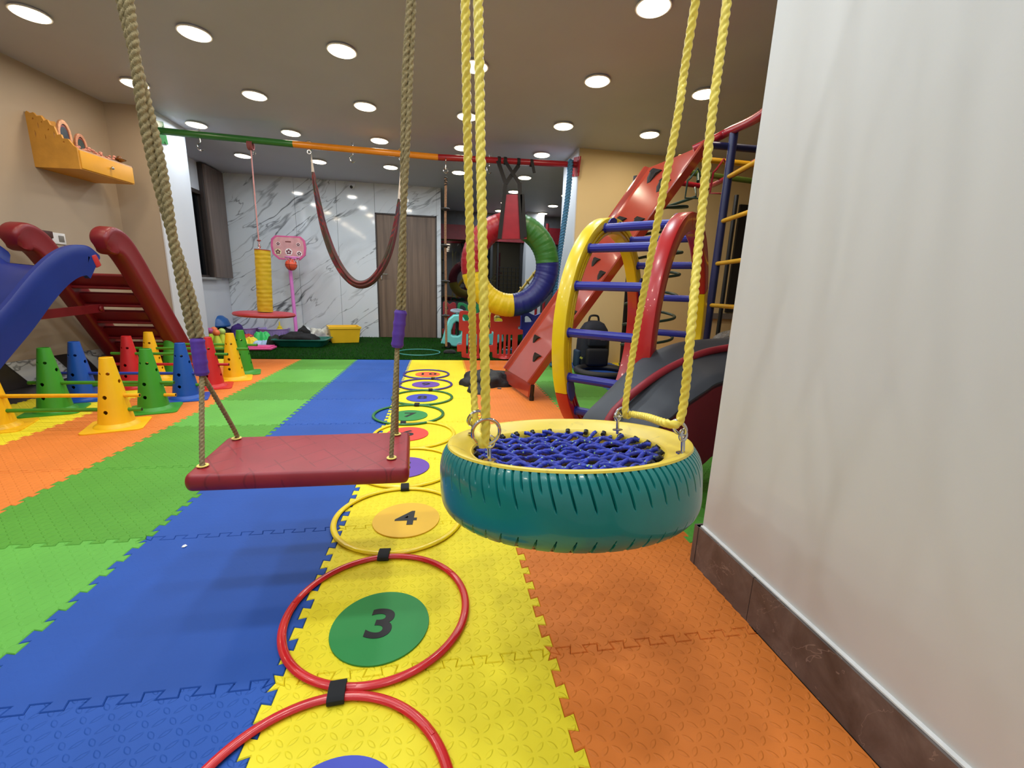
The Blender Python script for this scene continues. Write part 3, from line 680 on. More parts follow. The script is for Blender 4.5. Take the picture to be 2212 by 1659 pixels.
# eyebolts, rings and ropes
YR=pm('rope_yellow',(240,214,84),.42,.08,60,.25,300,.0006)
bolts=[onT(1022,937,tz-.002),onT(1058,995,tz-.002),onT(1334,929,tz-.003),onT(1475,979,tz-.001)]
ringc=[]
targets=[(1028,905),(1050,935),(1347,898),(1465,925)]
for p,(ax_,ay_) in zip(bolts,targets):
    m=MB(); m.lathe([(0,0),(.013,0),(.013,.002),(0,.002)],p,20,False,TB); m.cyl(p-tn*.01,p+tn*.026,.004,10)
    m.torus(p+tn*.036,.0098,.0041,TB@RZ(.5)@RX(PI/2),24,10); obj('eye_bolt',m,CHROME,ts)
ringspec=[(PY(1027,903,bolts[0].y),.0215,.5,.35),(PY(1050,933,bolts[1].y-.01),.0255,0.1,.12),(PY(1346,900,bolts[2].y),.0,0,0),(PY(1463,925,bolts[3].y),.0,0,0)]
for (c_,R_,ya,ti) in ringspec[:2]:
    m=MB(); m.torus(c_,R_,.0034,RZ(ya)@RX(PI/2)@RX(ti),40,10); obj('steel_ring',m,CHROME,ts); ringc.append(c_)
# right side snap links (elongated)
for p,(qx,qy),(rx,ry) in ((bolts[2],(1340,905),(1353,884)),(bolts[3],(1474,940),(1459,912))):
    a=p+tn*.040; b=PY(rx,ry,p.y); d_=(b-a); L_=d_.length/2+.004; c_=(a+b)/2; z_=d_.normalized(); x_=V((0,1,0)); x_=(x_-z_*x_.dot(z_)).normalized(); y_=z_.cross(x_); B_=basis(z_,x_*.9+y_*.45,(z_.cross(x_*.9+y_*.45)).normalized())
    pts=[]
    for q in range(32):
        t=2*PI*q/32; pts.append(c_+z_*(L_*math.cos(t))+(x_*.35+y_*.93).normalized()*(.010*math.sin(t)))
    m=MB(); m.tube(pts,.0033,8,True); obj('snap_link',m,CHROME,ts)
zc=CEIL-.09
A0=ringspec[0][0]; A1=ringspec[1][0]
# the left rope hangs down through the front ring, over to the rear ring and up again
fr_top=PY(1033,0,.86); rr_top=PY(1005,0,.93)
l1=[up(PY(1037,200,.84),fr_top),fr_top,PY(1038,300,.82),PY(1046,700,A1.y+.01),A1+V((0,.006,.006)),]
lo_=[A1+V((-.001,.004,-.012)),A1+V((-.012,.025,-.014)),A0+V((.006,-.03,-.012)),A0+V((0,.0,-.01)),]
l2=[A0+V((0,.006,.0)),PY(1022,780,A0.y+.02),PY(1019,650,.93),PY(1010,300,.93),rr_top]; l2.append(up(l2[-2],rr_top))
left_path=l1[:-1]+lo_+l2[1:]
obj('yellow_rope',MB().rope(left_path,.0082,.052,3,.22,18,14),YR,ts)
B0=PY(1352,884,bolts[2].y); B1=PY(1460,910,bolts[3].y); t0=PY(1503,0,.90); t1=PY(1571,0,.84)
rp=[up(PY(1425,460,B0.y),t0),t0,PY(1466,240,.91),PY(1424,460,.925),PY(1376,710,B0.y),B0+V((-.002,0,.0)),B0+V((.012,-.012,-.009)),(B0+B1)/2+V((0,0,-.006)),B1+V((-.014,.006,-.006)),B1+V((.006,0,-.002)),PY(1478,860,B1.y),PY(1492,720,B1.y),PY(1512,500,.80),PY(1537,260,.82),t1]; rp.append(up(rp[-2],t1))
obj('yellow_rope',MB().rope(rp,.0078,.05,3,.22,18,14),YR,ts)
for p in (left_path[0],left_path[-1],rp[0],rp[-1]):
    m=MB(); m.cyl((p.x,p.y,CEIL),(p.x,p.y,CEIL-.06),.008); m.torus((p.x,p.y,CEIL-.085),.028,.006,RX(PI/2)); m.cyl((p.x,p.y,CEIL),(p.x,p.y,CEIL-.008),.03); obj('ceiling_hook',m,CHROME,ts)
# ---------------------------------------------------------------- hopscotch hoops and number discs
HR={'red':pm('hoop_red',(206,30,34),.25,.06,10,0,coat=.5),'yellow':pm('hoop_yellow',(248,214,20),.25,.06,10,0,coat=.5),'green':pm('hoop_green',(24,112,48),.3,.06,10,0,coat=.4),'violet':pm('hoop_violet',(58,44,150),.3,.06,10,0,coat=.4)}
DC={'blue':(58,70,180),'green':(38,136,64),'amber':(238,186,44),'purple':(106,66,166),'red':(226,66,52),'coral':(250,102,62)}
SPEC=[(2,'red','blue',(740,1660),.33,True),(3,'red','green',(822,1353),0,0),(4,'yellow','amber',(878,1123),0,0),(5,'yellow','purple',(872,1010),0,0),(6,'yellow','red',(880,938),0,0),(7,'green','green',(884,898),0,0),(8,'green','blue',(912,860),0,0),(9,'violet','purple',(920,831),0,0),(10,'violet','coral',(924,809),0,0)]
hoopy=[.545,1.025,1.505,1.985,2.45,2.865,3.33,3.80,4.275]
hoopx=[PZ(740,1640).x,-.168,-.159,-.165,-.16,-.222,-.150,-.142,-.15]
hoopx[0]=-.215
BLV=pm('velcro_black',(24,24,26),.85); INK=pm('ink_black',(18,18,20),.55)
def hoop_seg(cx,cy,R,mat,label,colr):
    t=thing('hula_hoop',label,'hoop',(cx,cy,0),'hoops laid in a row on the yellow mats'); obj('ring',MB().torus((cx,cy,.0075),R,.0105,None,96,12,.62),mat,t)
    for a in (.6,2.9,4.6): obj('joint',MB().torus((0,0,0),.0108,.0012,RY(0),14,6,.0).lathe([(.0112,-.012),(.0118,-.010),(.0118,.010),(.0112,.012)],(0,0,0),14) if False else MB().cyl((cx+R*math.cos(a)-.0008*math.sin(a)*14,cy+R*math.sin(a)+.0008*math.cos(a)*14,.0078),(cx+R*math.cos(a)+.0008*math.sin(a)*14,cy+R*math.sin(a)-.0008*math.cos(a)*14,.0078),.0074,12),mat,t)
    return t
numw={2:'two',3:'three',4:'four',5:'five',6:'six',7:'seven',8:'eight',9:'nine',10:'ten'}
for q,(num,hc,dc,dp,_,__) in enumerate(SPEC):
    cx,cy=hoopx[q],hoopy[q]; R=.231 if num!=10 else .22
    hoop_seg(cx,cy,R,HR[hc],'%s hoop lying around the %s disc with number %s'%(hc,dc,numw[num]),hc)
    p=PZ(dp[0],dp[1]) if num>2 else V((-.20,.50,0)); rd=.122
    if num==2: p=PZ(725,1735); p.y-=.05
    t=thing('number_disc','flat %s foam disc printed with number %s on the yellow mats'%(dc,numw[num]),'number disc',(p.x,p.y,0),'number discs inside the hoops')
    obj('disc',MB().lathe([(0,.0004),(rd,.0004),(rd+.0006,.002),(rd,.0046),(0,.0048)],(p.x,p.y,0),64),pm('disc_%d'%num,DC[dc],.55,.05,6,.1,200),t)
    cu=bpy.data.curves.new('n','FONT'); cu.body=str(num); cu.size=.135; cu.extrude=.0004; cu.offset=.003; cu.align_x='CENTER'; cu.align_y='CENTER'
    if num==10: cu.space_character=1.25
    ob=bpy.data.objects.new('n',cu); me=bpy.data.meshes.new_from_object(ob); rz={3:-.12,2:-.2,10:0}.get(num,-.04); mm=RZ(rz)
    wid=1.18
    nm=MB(); nm.add([mm@V((v.co.x*wid,v.co.y,v.co.z))+V((p.x,p.y,.0054)) for v in me.vertices],[tuple(f.vertices) for f in me.polygons]); obj('numeral',nm,INK,t,False)
    bpy.data.objects.remove(ob); bpy.data.curves.remove(cu)
for q,(px,py) in enumerate([(727,1510),(830,1203),(875,1056),(None,None),(871,917),(901,875),(930,845),(936,817)]):
    if px is None: continue
    y=(hoopy[q]+hoopy[q+1])/2; p=PZ(px,py); t=thing('hoop_connector','black velcro strap joining the hoops of discs %s and %s'%(numw[q+2],numw[q+3]),'strap',(p.x,y,0),'velcro straps tying the hoops together')
    m=MB(); rz=RZ(.06*(-1)**q)
    m.sweep([V((p.x,y,.0085))+rz@V((s_*.017,0,0)) for s_ in (-1,1)],lambda i,k:((.0125)*(abs(math.sin(2*PI*k/20))**.6)*(1 if math.sin(2*PI*k/20)>0 else -.68),.027*math.cos(2*PI*k/20)),False,20,up=(0,0,1)); obj('band',m,BLV,t)
hp=PZ(905,766); t=thing('hula_hoop','thin pale blue-green hoop lying on the turf past the mats','hoop',(hp.x,hp.y*1.0,.02)); obj('ring',MB().torus((hp.x-.0,5.62,.03),.27,.007,None,64,8),pm('hoop_mint',(70,150,140),.4),t)
# ---------------------------------------------------------------- agility cones with poles
def cone_mesh():
    m=MB(); m.lathe([(.026,.41),(.0305,.408),(.084,.03),(.094,.022),(.104,.014),(.108,.004),(.1,.004),(.078,.024),(.027,.395)],(0,0,0),48,True)
    return m
cb=bpy.data.meshes.new('c'); mm_=cone_mesh(); cb.from_pydata([tuple(v) for v in mm_.v],[],mm_.f); b_=bmesh.new(); b_.from_mesh(cb); bmesh.ops.recalc_face_normals(b_,faces=b_.faces); b_.to_mesh(cb); b_.free()
co=bpy.data.objects.new('c',cb); COL.objects.link(co)
HZ=[.10,.185,.27]
cut=MB()
for z in HZ:
    cut.cyl((-.2,0,z),(.2,0,z),.0118,16)
for z in HZ[:2]: cut.cyl((0,-.2,z),(0,.2,z),.0118,16)
c2=MB(); 
for a in (.7,-.7): c2.cyl((-.2*math.sin(a),-.2*math.cos(a),.31),(.2*math.sin(a),.2*math.cos(a),.31),.012,16)
cobs=[]
for piece in [('x',z) for z in HZ]+[('y',z) for z in HZ[:2]]+[('d',.5),('d',-.5)]:
    k_,z=piece; cm=MB()
    if k_=='x': cm.cyl((-.2,0,z),(.2,0,z),.0118,16)
    elif k_=='y': cm.cyl((0,-.2,z),(0,.2,z),.0118,16)
    else: cm.cyl((-.2*math.sin(z),-.2*math.cos(z),.32),(.2*math.sin(z),.2*math.cos(z),.315),.0088,16)
    me=bpy.data.meshes.new('k'); me.from_pydata([tuple(v) for v in cm.v],[],cm.f); b_=bmesh.new(); b_.from_mesh(me); bmesh.ops.recalc_face_normals(b_,faces=b_.faces); b_.to_mesh(me); b_.free(); ko=bpy.data.objects.new('k',me); COL.objects.link(ko); cobs.append(ko)
    md=co.modifiers.new('b','BOOLEAN'); md.object=ko; md.operation='DIFFERENCE'; md.solver='EXACT'
dg=bpy.context.evaluated_depsgraph_get(); dg.update(); cone_me=bpy.data.meshes.new_from_object(co.evaluated_get(dg))
for ko in cobs: bpy.data.objects.remove(ko)
bpy.data.objects.remove(co)
cone_me.shade_smooth(); cone_me.set_sharp_from_angle(angle=math.radians(35))
basem=MB(); basem.prism(rrect(.275,.275,.03),[[(.098*math.cos(-2*PI*k/32),.098*math.sin(-2*PI*k/32)) for k in range(32)]],.006,(0,0,.0035),None,.0012)
CC={'yellow':(250,190,16),'green':(62,150,40),'blue':(26,82,170),'red':(206,34,36)}; CM={k_:pm('cone_'+k_,v,.42,.05,9,.05) for k_,v in CC.items()}
PC={'yellow':pm('pole_yellow',(252,176,20),.45),'green':pm('pole_green',(70,140,34),.45),'blue':pm('pole_blue',(36,62,160),.45),'red':pm('pole_red',(190,24,40),.45)}
def cone(x,y,c,lab,rz=.35):
    t=thing('marker_cone',lab,'cone',(0,0,0),'perforated agility cones on the left')
    me=cone_me.copy(); me.materials.clear(); me.materials.append(CM[c]); o=bpy.data.objects.new('cone_body',me); COL.objects.link(o); o.parent=t
    obj('base_flange',basem,CM[c],t).rotation_euler=(0,0,rz); t.location=(x,y,0); return t
hy=[2.73,3.08,3.39,3.77,4.08,4.36]; hc=['yellow','green','blue','red','yellow','green']; xr=[-1.885,-1.895,-1.86,-1.865,-1.835,-1.87]; xl=[-2.49,-2.46,-2.52,-2.44,-2.47,-2.47]
on=['nearest','second','third','fourth','fifth','farthest']
for q in range(6):
    cone(xr[q],hy[q],hc[q],'%s cone with round holes, %s from the camera in the right row'%(hc[q],on[q])); cone(xl[q],hy[q],hc[q],'%s cone with round holes, %s from the camera in the left row'%(hc[q],on[q]))
for q,ci,zi,la in ((0,'yellow',1,'upper'),(0,'green',0,'lower'),(1,'green',1,'upper'),(1,'yellow',0,'lower'),(2,'blue',1,'middle'),(2,'green',0,'lower'),(3,'green',2,'upper'),(3,'red',1,'lower'),(4,'green',2,'only'),(5,'green',2,'only')):
    y=hy[q]; z=HZ[zi]; x1=xr[q]+.14; x0=xl[q]-.12; t=thing('hurdle_pole','%s plastic pole, %s one through the %s pair of cones'%(ci,la,on[q]),'pole',((x0+x1)/2,y,z),'hurdle poles threaded through the cones')
    obj('tube',MB().tube([(x0,y,z),(x1,y,z)],.0112,16,False),PC[ci],t); obj('end_opening',MB().cyl((x1-.002,y,z),(x1+.0006,y,z),.0085,16),BLACKM,t)
def plane_pt(px,py,p0,nn):
    d_=ray(px,py); return O+d_*((V(p0)-O).dot(nn)/d_.dot(nn))
# ---------------------------------------------------------------- wheel shaped climber
wc=V((.934,2.457,0)); wph=-.765; wA,wB,wD=.573,.635,.426
wa=V((math.cos(wph),math.sin(wph),0)); wn=V((-math.sin(wph),math.cos(wph),0))
def WP(k,off,dr=0.): return wc+V((0,0,wB))+wa*off+wn*((wA-dr)*math.cos(k))+V((0,0,1))*((wB-dr)*math.sin(k))
def prj(p):
    d_=V(p)-O; return 1106+F*d_.dot(_r)/d_.dot(_w),829.5-F*d_.dot(_u)/d_.dot(_w)
wh=thing('wheel_climber','round climbing wheel with blue rungs between a yellow and a red ring','climber',(wc.x,wc.y,0))
WYEL=pm('plastic_yellow',(238,204,24),.3,.05,8,.06,60,coat=.3); WRED=pm('plastic_red',(186,34,36),.3,.06,8,.06,60,coat=.3); WBLU=pm('plastic_blue',(40,44,150),.38,.06,8,.05)
sec=[]
def section():
    w=.074; h=.088; o=[]
    o+= [( .0,.008),(.003,.002),(.010,-.001)]            # (radial inward, axial)
    o+= [(h-.01,-.001),(h-.002,.003),(h,.01),(h,w-.008),(h-.006,w-.001)]
    o+= [(h-.018,w),(h-.021,w-.010),(h-.027,w-.010),(h-.030,w),(h-.040,w),(h-.043,w-.010),(h-.049,w-.010),(h-.052,w),(.012,w),(.003,w-.004),(.0,w-.012)]
    return o
SEC=section()
def ringseg(k0,k1,off,flip=False):
    n_=max(6,int(abs(k1-k0)/.045)); m=MB(); ns=len(SEC)
    for i in range(n_+1):
        k=k0+(k1-k0)*i/n_
        for r,a in SEC: m.v.append(WP(k,off+(.074-a if flip else a),r))
    for i in range(n_):
        for q in range(ns): m.f.append((i*ns+q,i*ns+(q+1)%ns,(i+1)*ns+(q+1)%ns,(i+1)*ns+q))
    m.f.append(tuple(range(ns))[::-1]); m.f.append(tuple(n_*ns+q for q in range(ns))); return m
def find(py,off,near):
    best=None
    for i in range(720):
        k=2*PI*i/720
        if (math.cos(k)<0)!=near: continue
        e=abs(prj(WP(k,off,.04))[1]-py)
        if best is None or e<best[0]: best=(e,k)
    return best[1]
kn0=find(838,0,True); kf0=find(622,0,False)
g=.006
def unwrap(a,b): 
    return b if b>a else b+2*PI
k_far=kf0 if kf0<PI else kf0-2*PI; k_near=kn0
obj('yellow_ring_section',ringseg(PI/2+.18+g,k_near,0),WYEL,wh); obj('yellow_ring_section',ringseg(k_far,PI/2+.18-g,0),WYEL,wh)
obj('red_ring_section',ringseg(k_near+g,1.5*PI-g,0),WRED,wh); obj('red_ring_section',ringseg(1.5*PI+g,k_far+2*PI-g,0),WRED,wh)
o2=wD-.008; kf2=find(628,o2,False); kf2=kf2 if kf2<PI else kf2-2*PI
obj('red_ring_section',ringseg(PI/2+.18+g,PI+.7,o2,True),WRED,wh); obj('red_ring_section',ringseg(kf2,PI/2+.18-g,o2,True),WRED,wh)
obj('yellow_ring_section',ringseg(PI+.7+g,1.5*PI-g,o2,True),WYEL,wh); obj('yellow_ring_section',ringseg(1.5*PI+g,kf2+2*PI-g,o2,True),WYEL,wh)
angs=[find(y,.06,True) for y in (520,577,643,717,788,850,884)]
a_sp=(angs[5]-angs[1])/4
base_k=angs[3]
nR=16; 
for q in range(nR):
    k=base_k+2*PI*(q-3)/nR
    m=MB(); nn_=24
    m.sweep([WP(k,.03,.040),WP(k,o2+.03,.040)],lambda i,kk:((.0205+.0012*(kk%2))*math.cos(2*PI*kk/nn_),(.0205+.0012*(kk%2))*math.sin(2*PI*kk/nn_)),False,nn_)
    for off in (.074,o2-.001): m.cyl(WP(k,off-.002,.040),WP(k,off+.006,.040),.025,20)
    obj('rung',m,WBLU,wh)
for k,off in ((k_near,.0745),(PI/2+.18,.0745),(k_far,.0745),(PI/2+.18,o2-.008),(kf2,o2-.008)):
    m=MB(); P_=[]
    for da,dr in ((-.10,.012),(-.03,.002),(.05,.006),(.10,.02),(.09,.058),(.02,.074),(-.06,.07),(-.11,.05)): P_.append(WP(k+da,off,dr))
    m.v=P_+[p+wa*.007 for p in P_]; m.f=[tuple(range(8))[::-1],tuple(range(8,16))]+[(i,(i+1)%8,8+(i+1)%8,8+i) for i in range(8)]
    obj('joint_plate',m,WBLU,wh)
# ---------------------------------------------------------------- climbing ramp on the play frame
BL,BRr,TR,TLf=V((.587,3.84,.14)),V((.690,3.20,.14)),V((1.663,2.731,1.8)),V((1.561,3.351,1.8))
rp_=thing('climbing_ramp','sloping red plastic climbing ramp with black rock holds','ramp',BRr)
uu=(BRr-BL).normalized(); vv2=((TR-BRr)+(TLf-BL)).normalized(); rn=uu.cross(vv2).normalized()
if rn.z<0: rn=-rn
RAMP=pm('ramp_red',(164,60,42),.16,.10,3,.04,40,coat=.5)
Wd=(BRr-BL).length; Lh=(TR-BRr).length
secr=[(0,-.03),(0,.022),(.006,.03),(.026,.03),(.034,.022),(.05,.004),(Wd/2,.0),(Wd-.05,.004),(Wd-.034,.022),(Wd-.026,.03),(Wd-.006,.03),(Wd,.022),(Wd,-.03),(Wd-.02,-.03),(Wd-.03,-.014),(.03,-.014),(.02,-.03)]
m=MB(); ns=len(secr); NL=24
for i in range(NL+1):
    t=i/NL; 
    for s_,h_ in secr:
        base=BL.lerp(TLf,t); m.v.append(base+uu*s_+rn*h_)
for i in range(NL):
    for q in range(ns): m.f.append((i*ns+q,i*ns+(q+1)%ns,(i+1)*ns+(q+1)%ns,(i+1)*ns+q))
m.f.append(tuple(range(ns))[::-1]); m.f.append(tuple(NL*ns+q for q in range(ns))); obj('board',m,RAMP,rp_)
# curved bottom lip
m=MB(); lipp=[(0,0),(-.02,-.035),(-.03,-.085)]
for q,(a_,b_) in enumerate(lipp):
    for s_ in (0,Wd):
        for e in (0,.012): m.v.append(BL+uu*s_+vv2*(a_)+V((0,0,b_))+V((-.0,0,0))-uu.cross(V((0,0,1)))*e*0+V((e,0,0)))
m.f=[]
for q in range(2):
    b_=q*4; m.f+=[(b_,b_+2,b_+6,b_+4),(b_+1,b_+5,b_+7,b_+3),(b_,b_+4,b_+5,b_+1),(b_+2,b_+3,b_+7,b_+6)]
m.f+=[(0,1,3,2),(8,10,11,9)]; obj('bottom_lip',m,RAMP,rp_)
for c_ in (BRr,BL):
    f_=V((c_.x+.02,c_.y+(.02 if c_ is BRr else -.02),0)); m=MB(); m.cyl((f_.x,f_.y,.03),c_+V((.02,.0,-.01)),.016,14); m.cyl((f_.x,f_.y,.0),(f_.x,f_.y,.035),.020,14); obj('leg',m,BLACKM,rp_)
HOLD=pm('hold_black',(40,36,34),.75,.2,40,.8,60,.004)
for hx,hy_,sz in ((1159,733,.05),(1160,773,.055),(1240,680,.05),(1287,567,.045),(1300,596,.045),(1340,482,.055),(1378,484,.055),(1412,382,.06),(1432,402,.055)):
    p=plane_pt(hx,hy_,BL,rn); m=MB(); rg=random.Random(hx)
    top=[(-1,.55,.0),(-.75,.62,.55),(.1,.72,.75),(1.15,.6,.15),(.55,.2,.3),(.1,-.9,.06),(-.45,-.95,.02),(-.9,-.1,.25)]
    pts=[p+uu*(a_*sz)+vv2*(b_*sz*.85)+rn*(c_*sz+.002) for a_,b_,c_ in top]; bot=[p+uu*(a_*sz)+vv2*(b_*sz*.85)-rn*.004 for a_,b_,c_ in top]; apex=p+uu*(-.1*sz)+vv2*(.45*sz)+rn*(sz*.8)
    m.v=pts+bot+[apex]; n8=8; m.f=[(i,(i+1)%n8,16) for i in range(n8)]+[(n8+i,n8+(i+1)%n8,(i+1)%n8,i) for i in range(n8)]+[tuple(range(8,16))[::-1]]
    obj('rock_hold',m,HOLD,rp_,False)
# ---------------------------------------------------------------- metal play frame with monkey bars
pf=thing('jungle_gym','tall metal climbing frame with blue posts, yellow ladder rungs and coloured monkey bars','jungle gym',(1.8,2.68,0))
NAVY=pm('paint_navy',(40,44,84),.35,.08,8,.05); YEL=pm('paint_ochre',(214,160,30),.35,.08,8,.05); RED2=pm('paint_red2',(150,26,40),.3,.08,8,.05); GRN=pm('paint_green2',(88,108,40),.4,.08,8,.05); DGR=pm('paint_darkgreen',(40,66,54),.4,.08,8,.05)
def pipe(nm,a,b,r,mt): obj(nm,MB().cyl(a,b,r,18),mt,pf)
pipe('post',(1.8,2.68,0),(1.8,2.66,1.855),.0255,NAVY); pipe('post',(1.726,2.3,0),(1.74,2.3,1.84),.0235,YEL)
for z in (.26,.53,.80,1.07,1.335,1.60): pipe('rung',(1.80,2.675,z),(1.73,2.3,z),.0135,YEL)
pipe('post',(2.16,3.4,0),(2.10,3.4,1.74),.02,BLACKM); pipe('post',(2.75,3.9,0),(2.75,3.9,1.8),.02,BLACKM)
rA=PX(1575,284,1.8); rB=PY(1645,248,2.28); rC=rB+(rB-rA)*1.0; m=MB(); m.tube(smooth([(1.62,2.80,1.785),(1.69,2.76,1.82),rA,rB,(rC.x,rC.y,rB.z)]),.026,16); obj('top_rail',m,RED2,pf)
pipe('top_rail',(1.76,2.33,1.85),(2.3,2.33,1.85),.022,RED2)
pipe('monkey_bar',(1.67,2.69,1.785),(2.55,2.68,1.785),.0215,NAVY); pipe('monkey_bar',(1.64,3.01,1.80),(2.7,3.03,1.80),.019,YEL); pipe('monkey_bar',(1.66,3.30,1.80),(2.75,3.45,1.80),.021,GRN); pipe('monkey_bar',(1.75,3.56,1.79),(2.32,3.67,1.79),.021,RED2)
m=MB(); m.tube(smooth([(2.3,3.66,1.80),(2.22,3.45,1.76),(2.2,3.2,1.77),(2.22,2.9,1.82),(2.25,2.7,1.84)]),.02,14); obj('side_rail',m,RED2,pf)
def handle(px,py,y,w,h,mt,nm='hand_loop'):
    c_=PY(px,py,y); m=MB(); L_=[c_+V(q) for q in ((-w*.35,0,h/2),(-w/2,0,h/2-.02),(-w/2,.01,-h/2),(w/2,-.01,-h/2),(w/2,0,h/2-.02),(w*.35,0,h/2+.01),(0,0,h/2+.07))]
    m.tube(L_+[L_[0]],.0075,8); obj(nm,m,mt,pf)
handle(1557,393,2.9,.13,.15,RED2); handle(1502,407,3.2,.14,.14,DGR)
pipe('hand_loop_hanger',PY(1508,372,3.35),PY(1508,392,3.25),.012,DGR)
# spiral climber
cx0,cy0=1.735,3.4; m=MB(); L_=[]
for i in range(0,int(8.2*28)):
    t=i/28; L_.append(V((cx0+(.205)*math.cos(2*PI*t),cy0+.205*math.sin(2*PI*t),.18+t*.172)))
L_+= [V((1.98,3.3,1.62)),V((2.05,3.45,1.72))]
m.tube(L_,.0115,10); obj('spiral_bar',m,DGR,pf); pipe('spiral_pole',(1.60,3.55,0),(1.575,3.55,1.80),.022,BLACKM)
for z in (.37,.71,1.06,1.4): pipe('spiral_link',(1.59,3.55,z),(1.65,3.52,z),.01,BLACKM)
# ---------------------------------------------------------------- soft arched slide
th=math.radians(20); sdv=V((math.cos(th),math.sin(th),0)); acr=V((-math.sin(th),math.cos(th),0))
p0_=V((1.347,1.889,0))*.8; Wsl=.275
def sl(px,py,off): return plane_pt(px,py,p0_+acr*off,acr)
ss=thing('soft_play_slide','arched soft play slide in charcoal and dark red with a red padded rail','slide',(p0_.x,p0_.y,0))
def curve(pts,off,foot,endx):
    W=[sl(a,b,off) for a,b in pts]; o_=p0_+acr*off
    s_=lambda p:(p-o_).dot(sdv)
    f0=W[0]; d0=(W[0]-W[1]).normalized()
    pre=[o_+sdv*(s_(f0)-foot)+V((0,0,.0)),o_+sdv*(s_(f0)-foot*.62)+V((0,0,f0.z*.48))]
    e=W[-1]; zt=e.z
    post=[o_+sdv*(s_(e)+(endx-s_(e))*t)+V((0,0,zt+(.03*math.sin(t*PI/2)))) for t in (.5,1.)]
    return resample(pre+W+post,.02)
nearc=curve([(1415,932),(1453,896),(1478,873),(1524,842),(1564,820)],0,.13,.85); farc=curve([(1258,902),(1300,856),(1370,785),(1420,754),(1480,735),(1572,727)],Wsl,.12,1.0)
def even(P_,n_):
    L=[0]
    for i in range(1,len(P_)): L.append(L[-1]+(P_[i]-P_[i-1]).length)
    out=[];j=0
    for q in range(n_):
        d_=L[-1]*q/(n_-1)
        while j<len(L)-2 and L[j+1]<d_: j+=1
        t=(d_-L[j])/max(1e-9,L[j+1]-L[j]); out.append(P_[j].lerp(P_[j+1],min(1,t)))
    return out
NS=60; A_=even(nearc,NS); B_=even(farc,NS); up_=V((0,0,1))
mid_px=[(1315,907),(1343,872),(1368,849),(1420,810),(1470,783),(1520,762),(1573,751)]
tube0=curve(mid_px,Wsl*.55,.12,.9); 
m=MB(); NW=14
for i in range(NS):
    for q in range(NW+1):
        t=q/NW; e=.012*(min(1,min(t,1-t)*9))**.5; m.v.append(A_[i].lerp(B_[i],t)+up_*(e-.004))
for i in range(NS-1):
    for q in range(NW): a=i*(NW+1)+q; m.f.append((a,a+1,a+NW+2,a+NW+1))
off_=len(m.v); 
for v in m.v[:]: m.v.append(v-up_*.02)
for i in range(NS-1):
    for q in range(NW): a=off_+i*(NW+1)+q; m.f.append((a+1,a,a+NW+1,a+NW+2))
for i in range(NS-1):
    a=i*(NW+1); m.f.append((a,a+NW+1,a+NW+1+off_,a+off_)); a+=NW; m.f.append((a+NW+1,a,a+off_,a+NW+1+off_))
for q in range(NW): m.f.append((q+1,q,q+off_,q+1+off_)); a=(NS-1)*(NW+1)+q; m.f.append((a,a+1,a+1+off_,a+off_))
CH=pm('vinyl_charcoal',(56,58,64),.5,.06,5,.1,200); MAR=pm('vinyl_maroon',(110,20,34),.5,.06,5,.1,200)
obj('slide_surface',m,CH,ss)
def tubez(P_): return P_
m=MB(); T2_=even(tube0,50); T2_=[p for p in T2_ if p.z>.01]; m.tube(T2_,.016,14); obj('padded_rail',m,pm('vinyl_redrail',(140,30,42),.5),ss)
def under(s_): # underside profile height
    return max(0.0,.30*math.sin(max(0,min(1,(s_+.42)/.62))*PI/2)) if s_<.2 else .30
uz=[sl(1521,1002,0),sl(1538,986,0)]
s1=(uz[0]-p0_).dot(sdv); z1=uz[0].z
for off,C_,nm in ((0,A_,'side_panel'),(Wsl,B_,'side_panel')):
    m=MB(); o_=p0_+acr*off; d_=acr*(-.012 if off==0 else .012)
    top=[p-up_*.012 for p in C_]; sA=(top[0]-o_).dot(sdv)
    bot=[]
    for p in top:
        s_=(p-o_).dot(sdv); t=max(0,(s_-(sA+.12))/(s1-(sA+.12))); z=0 if t<=0 else z1*min(t,1)**.6 if t<1 else z1+.03*min(1,(s_-s1)/.05); z=min(z,p.z-.02) if p.z>.03 else 0
        if s_>s1+.5: z=0
        bot.append(V((p.x,p.y,max(0,z))))
    for e in (V((0,0,0)),-d_):
        m.v+= [p+e for p in top]+[p+e for p in bot]
    N_=len(top)
    for b0,fl in ((0,0),(2*N_,1)):
        for i in range(N_-1):
            q=(b0+i,b0+i+1,b0+N_+i+1,b0+N_+i); m.f.append(q if fl else q[::-1])
    for i in range(N_-1): m.f.append((N_+i,N_+i+1,3*N_+i+1,3*N_+i)); m.f.append((i+1,i,2*N_+i,2*N_+i+1))
    obj(nm,m,MAR,ss)
# clear plastic sheet behind the slide
pp=PY(1562,700,2.75); t=thing('plastic_sheet','crumpled clear plastic sheet bundled behind the soft slide','plastic sheet',(pp.x,pp.y,0))
kp=NT('clear_plastic'); kp.b.inputs['Base Color'].default_value=lin((170,165,160)); kp.b.inputs['Transmission Weight'].default_value=.55; kp.b.inputs['Roughness'].default_value=.25; kp.bump(kp.noise(9,4,None,.6,1.5),.9,.05)
m=MB(); 
for i in range(17):
    for q in range(32):
        a=2*PI*q/32; f=i/16; r=(.24*math.sin(PI*f*.5+.0)*(1+.12*math.sin(3*a+f*5)+.08*math.sin(7*a)))+.02; m.v.append(V((pp.x+.22+r*1.3*math.cos(a),pp.y+.1+r*.7*math.sin(a),.62*(1-f**2.2)+.16*0+.06*math.sin(a*2+f*4)*f*(1-f)*2)))
for i in range(16):
    for q in range(32): j=(q+1)%32; m.f.append((i*32+q,i*32+j,i*32+32+j,i*32+32+q))
m.f.append(tuple(range(32))); obj('sheet',m,kp.m,t)
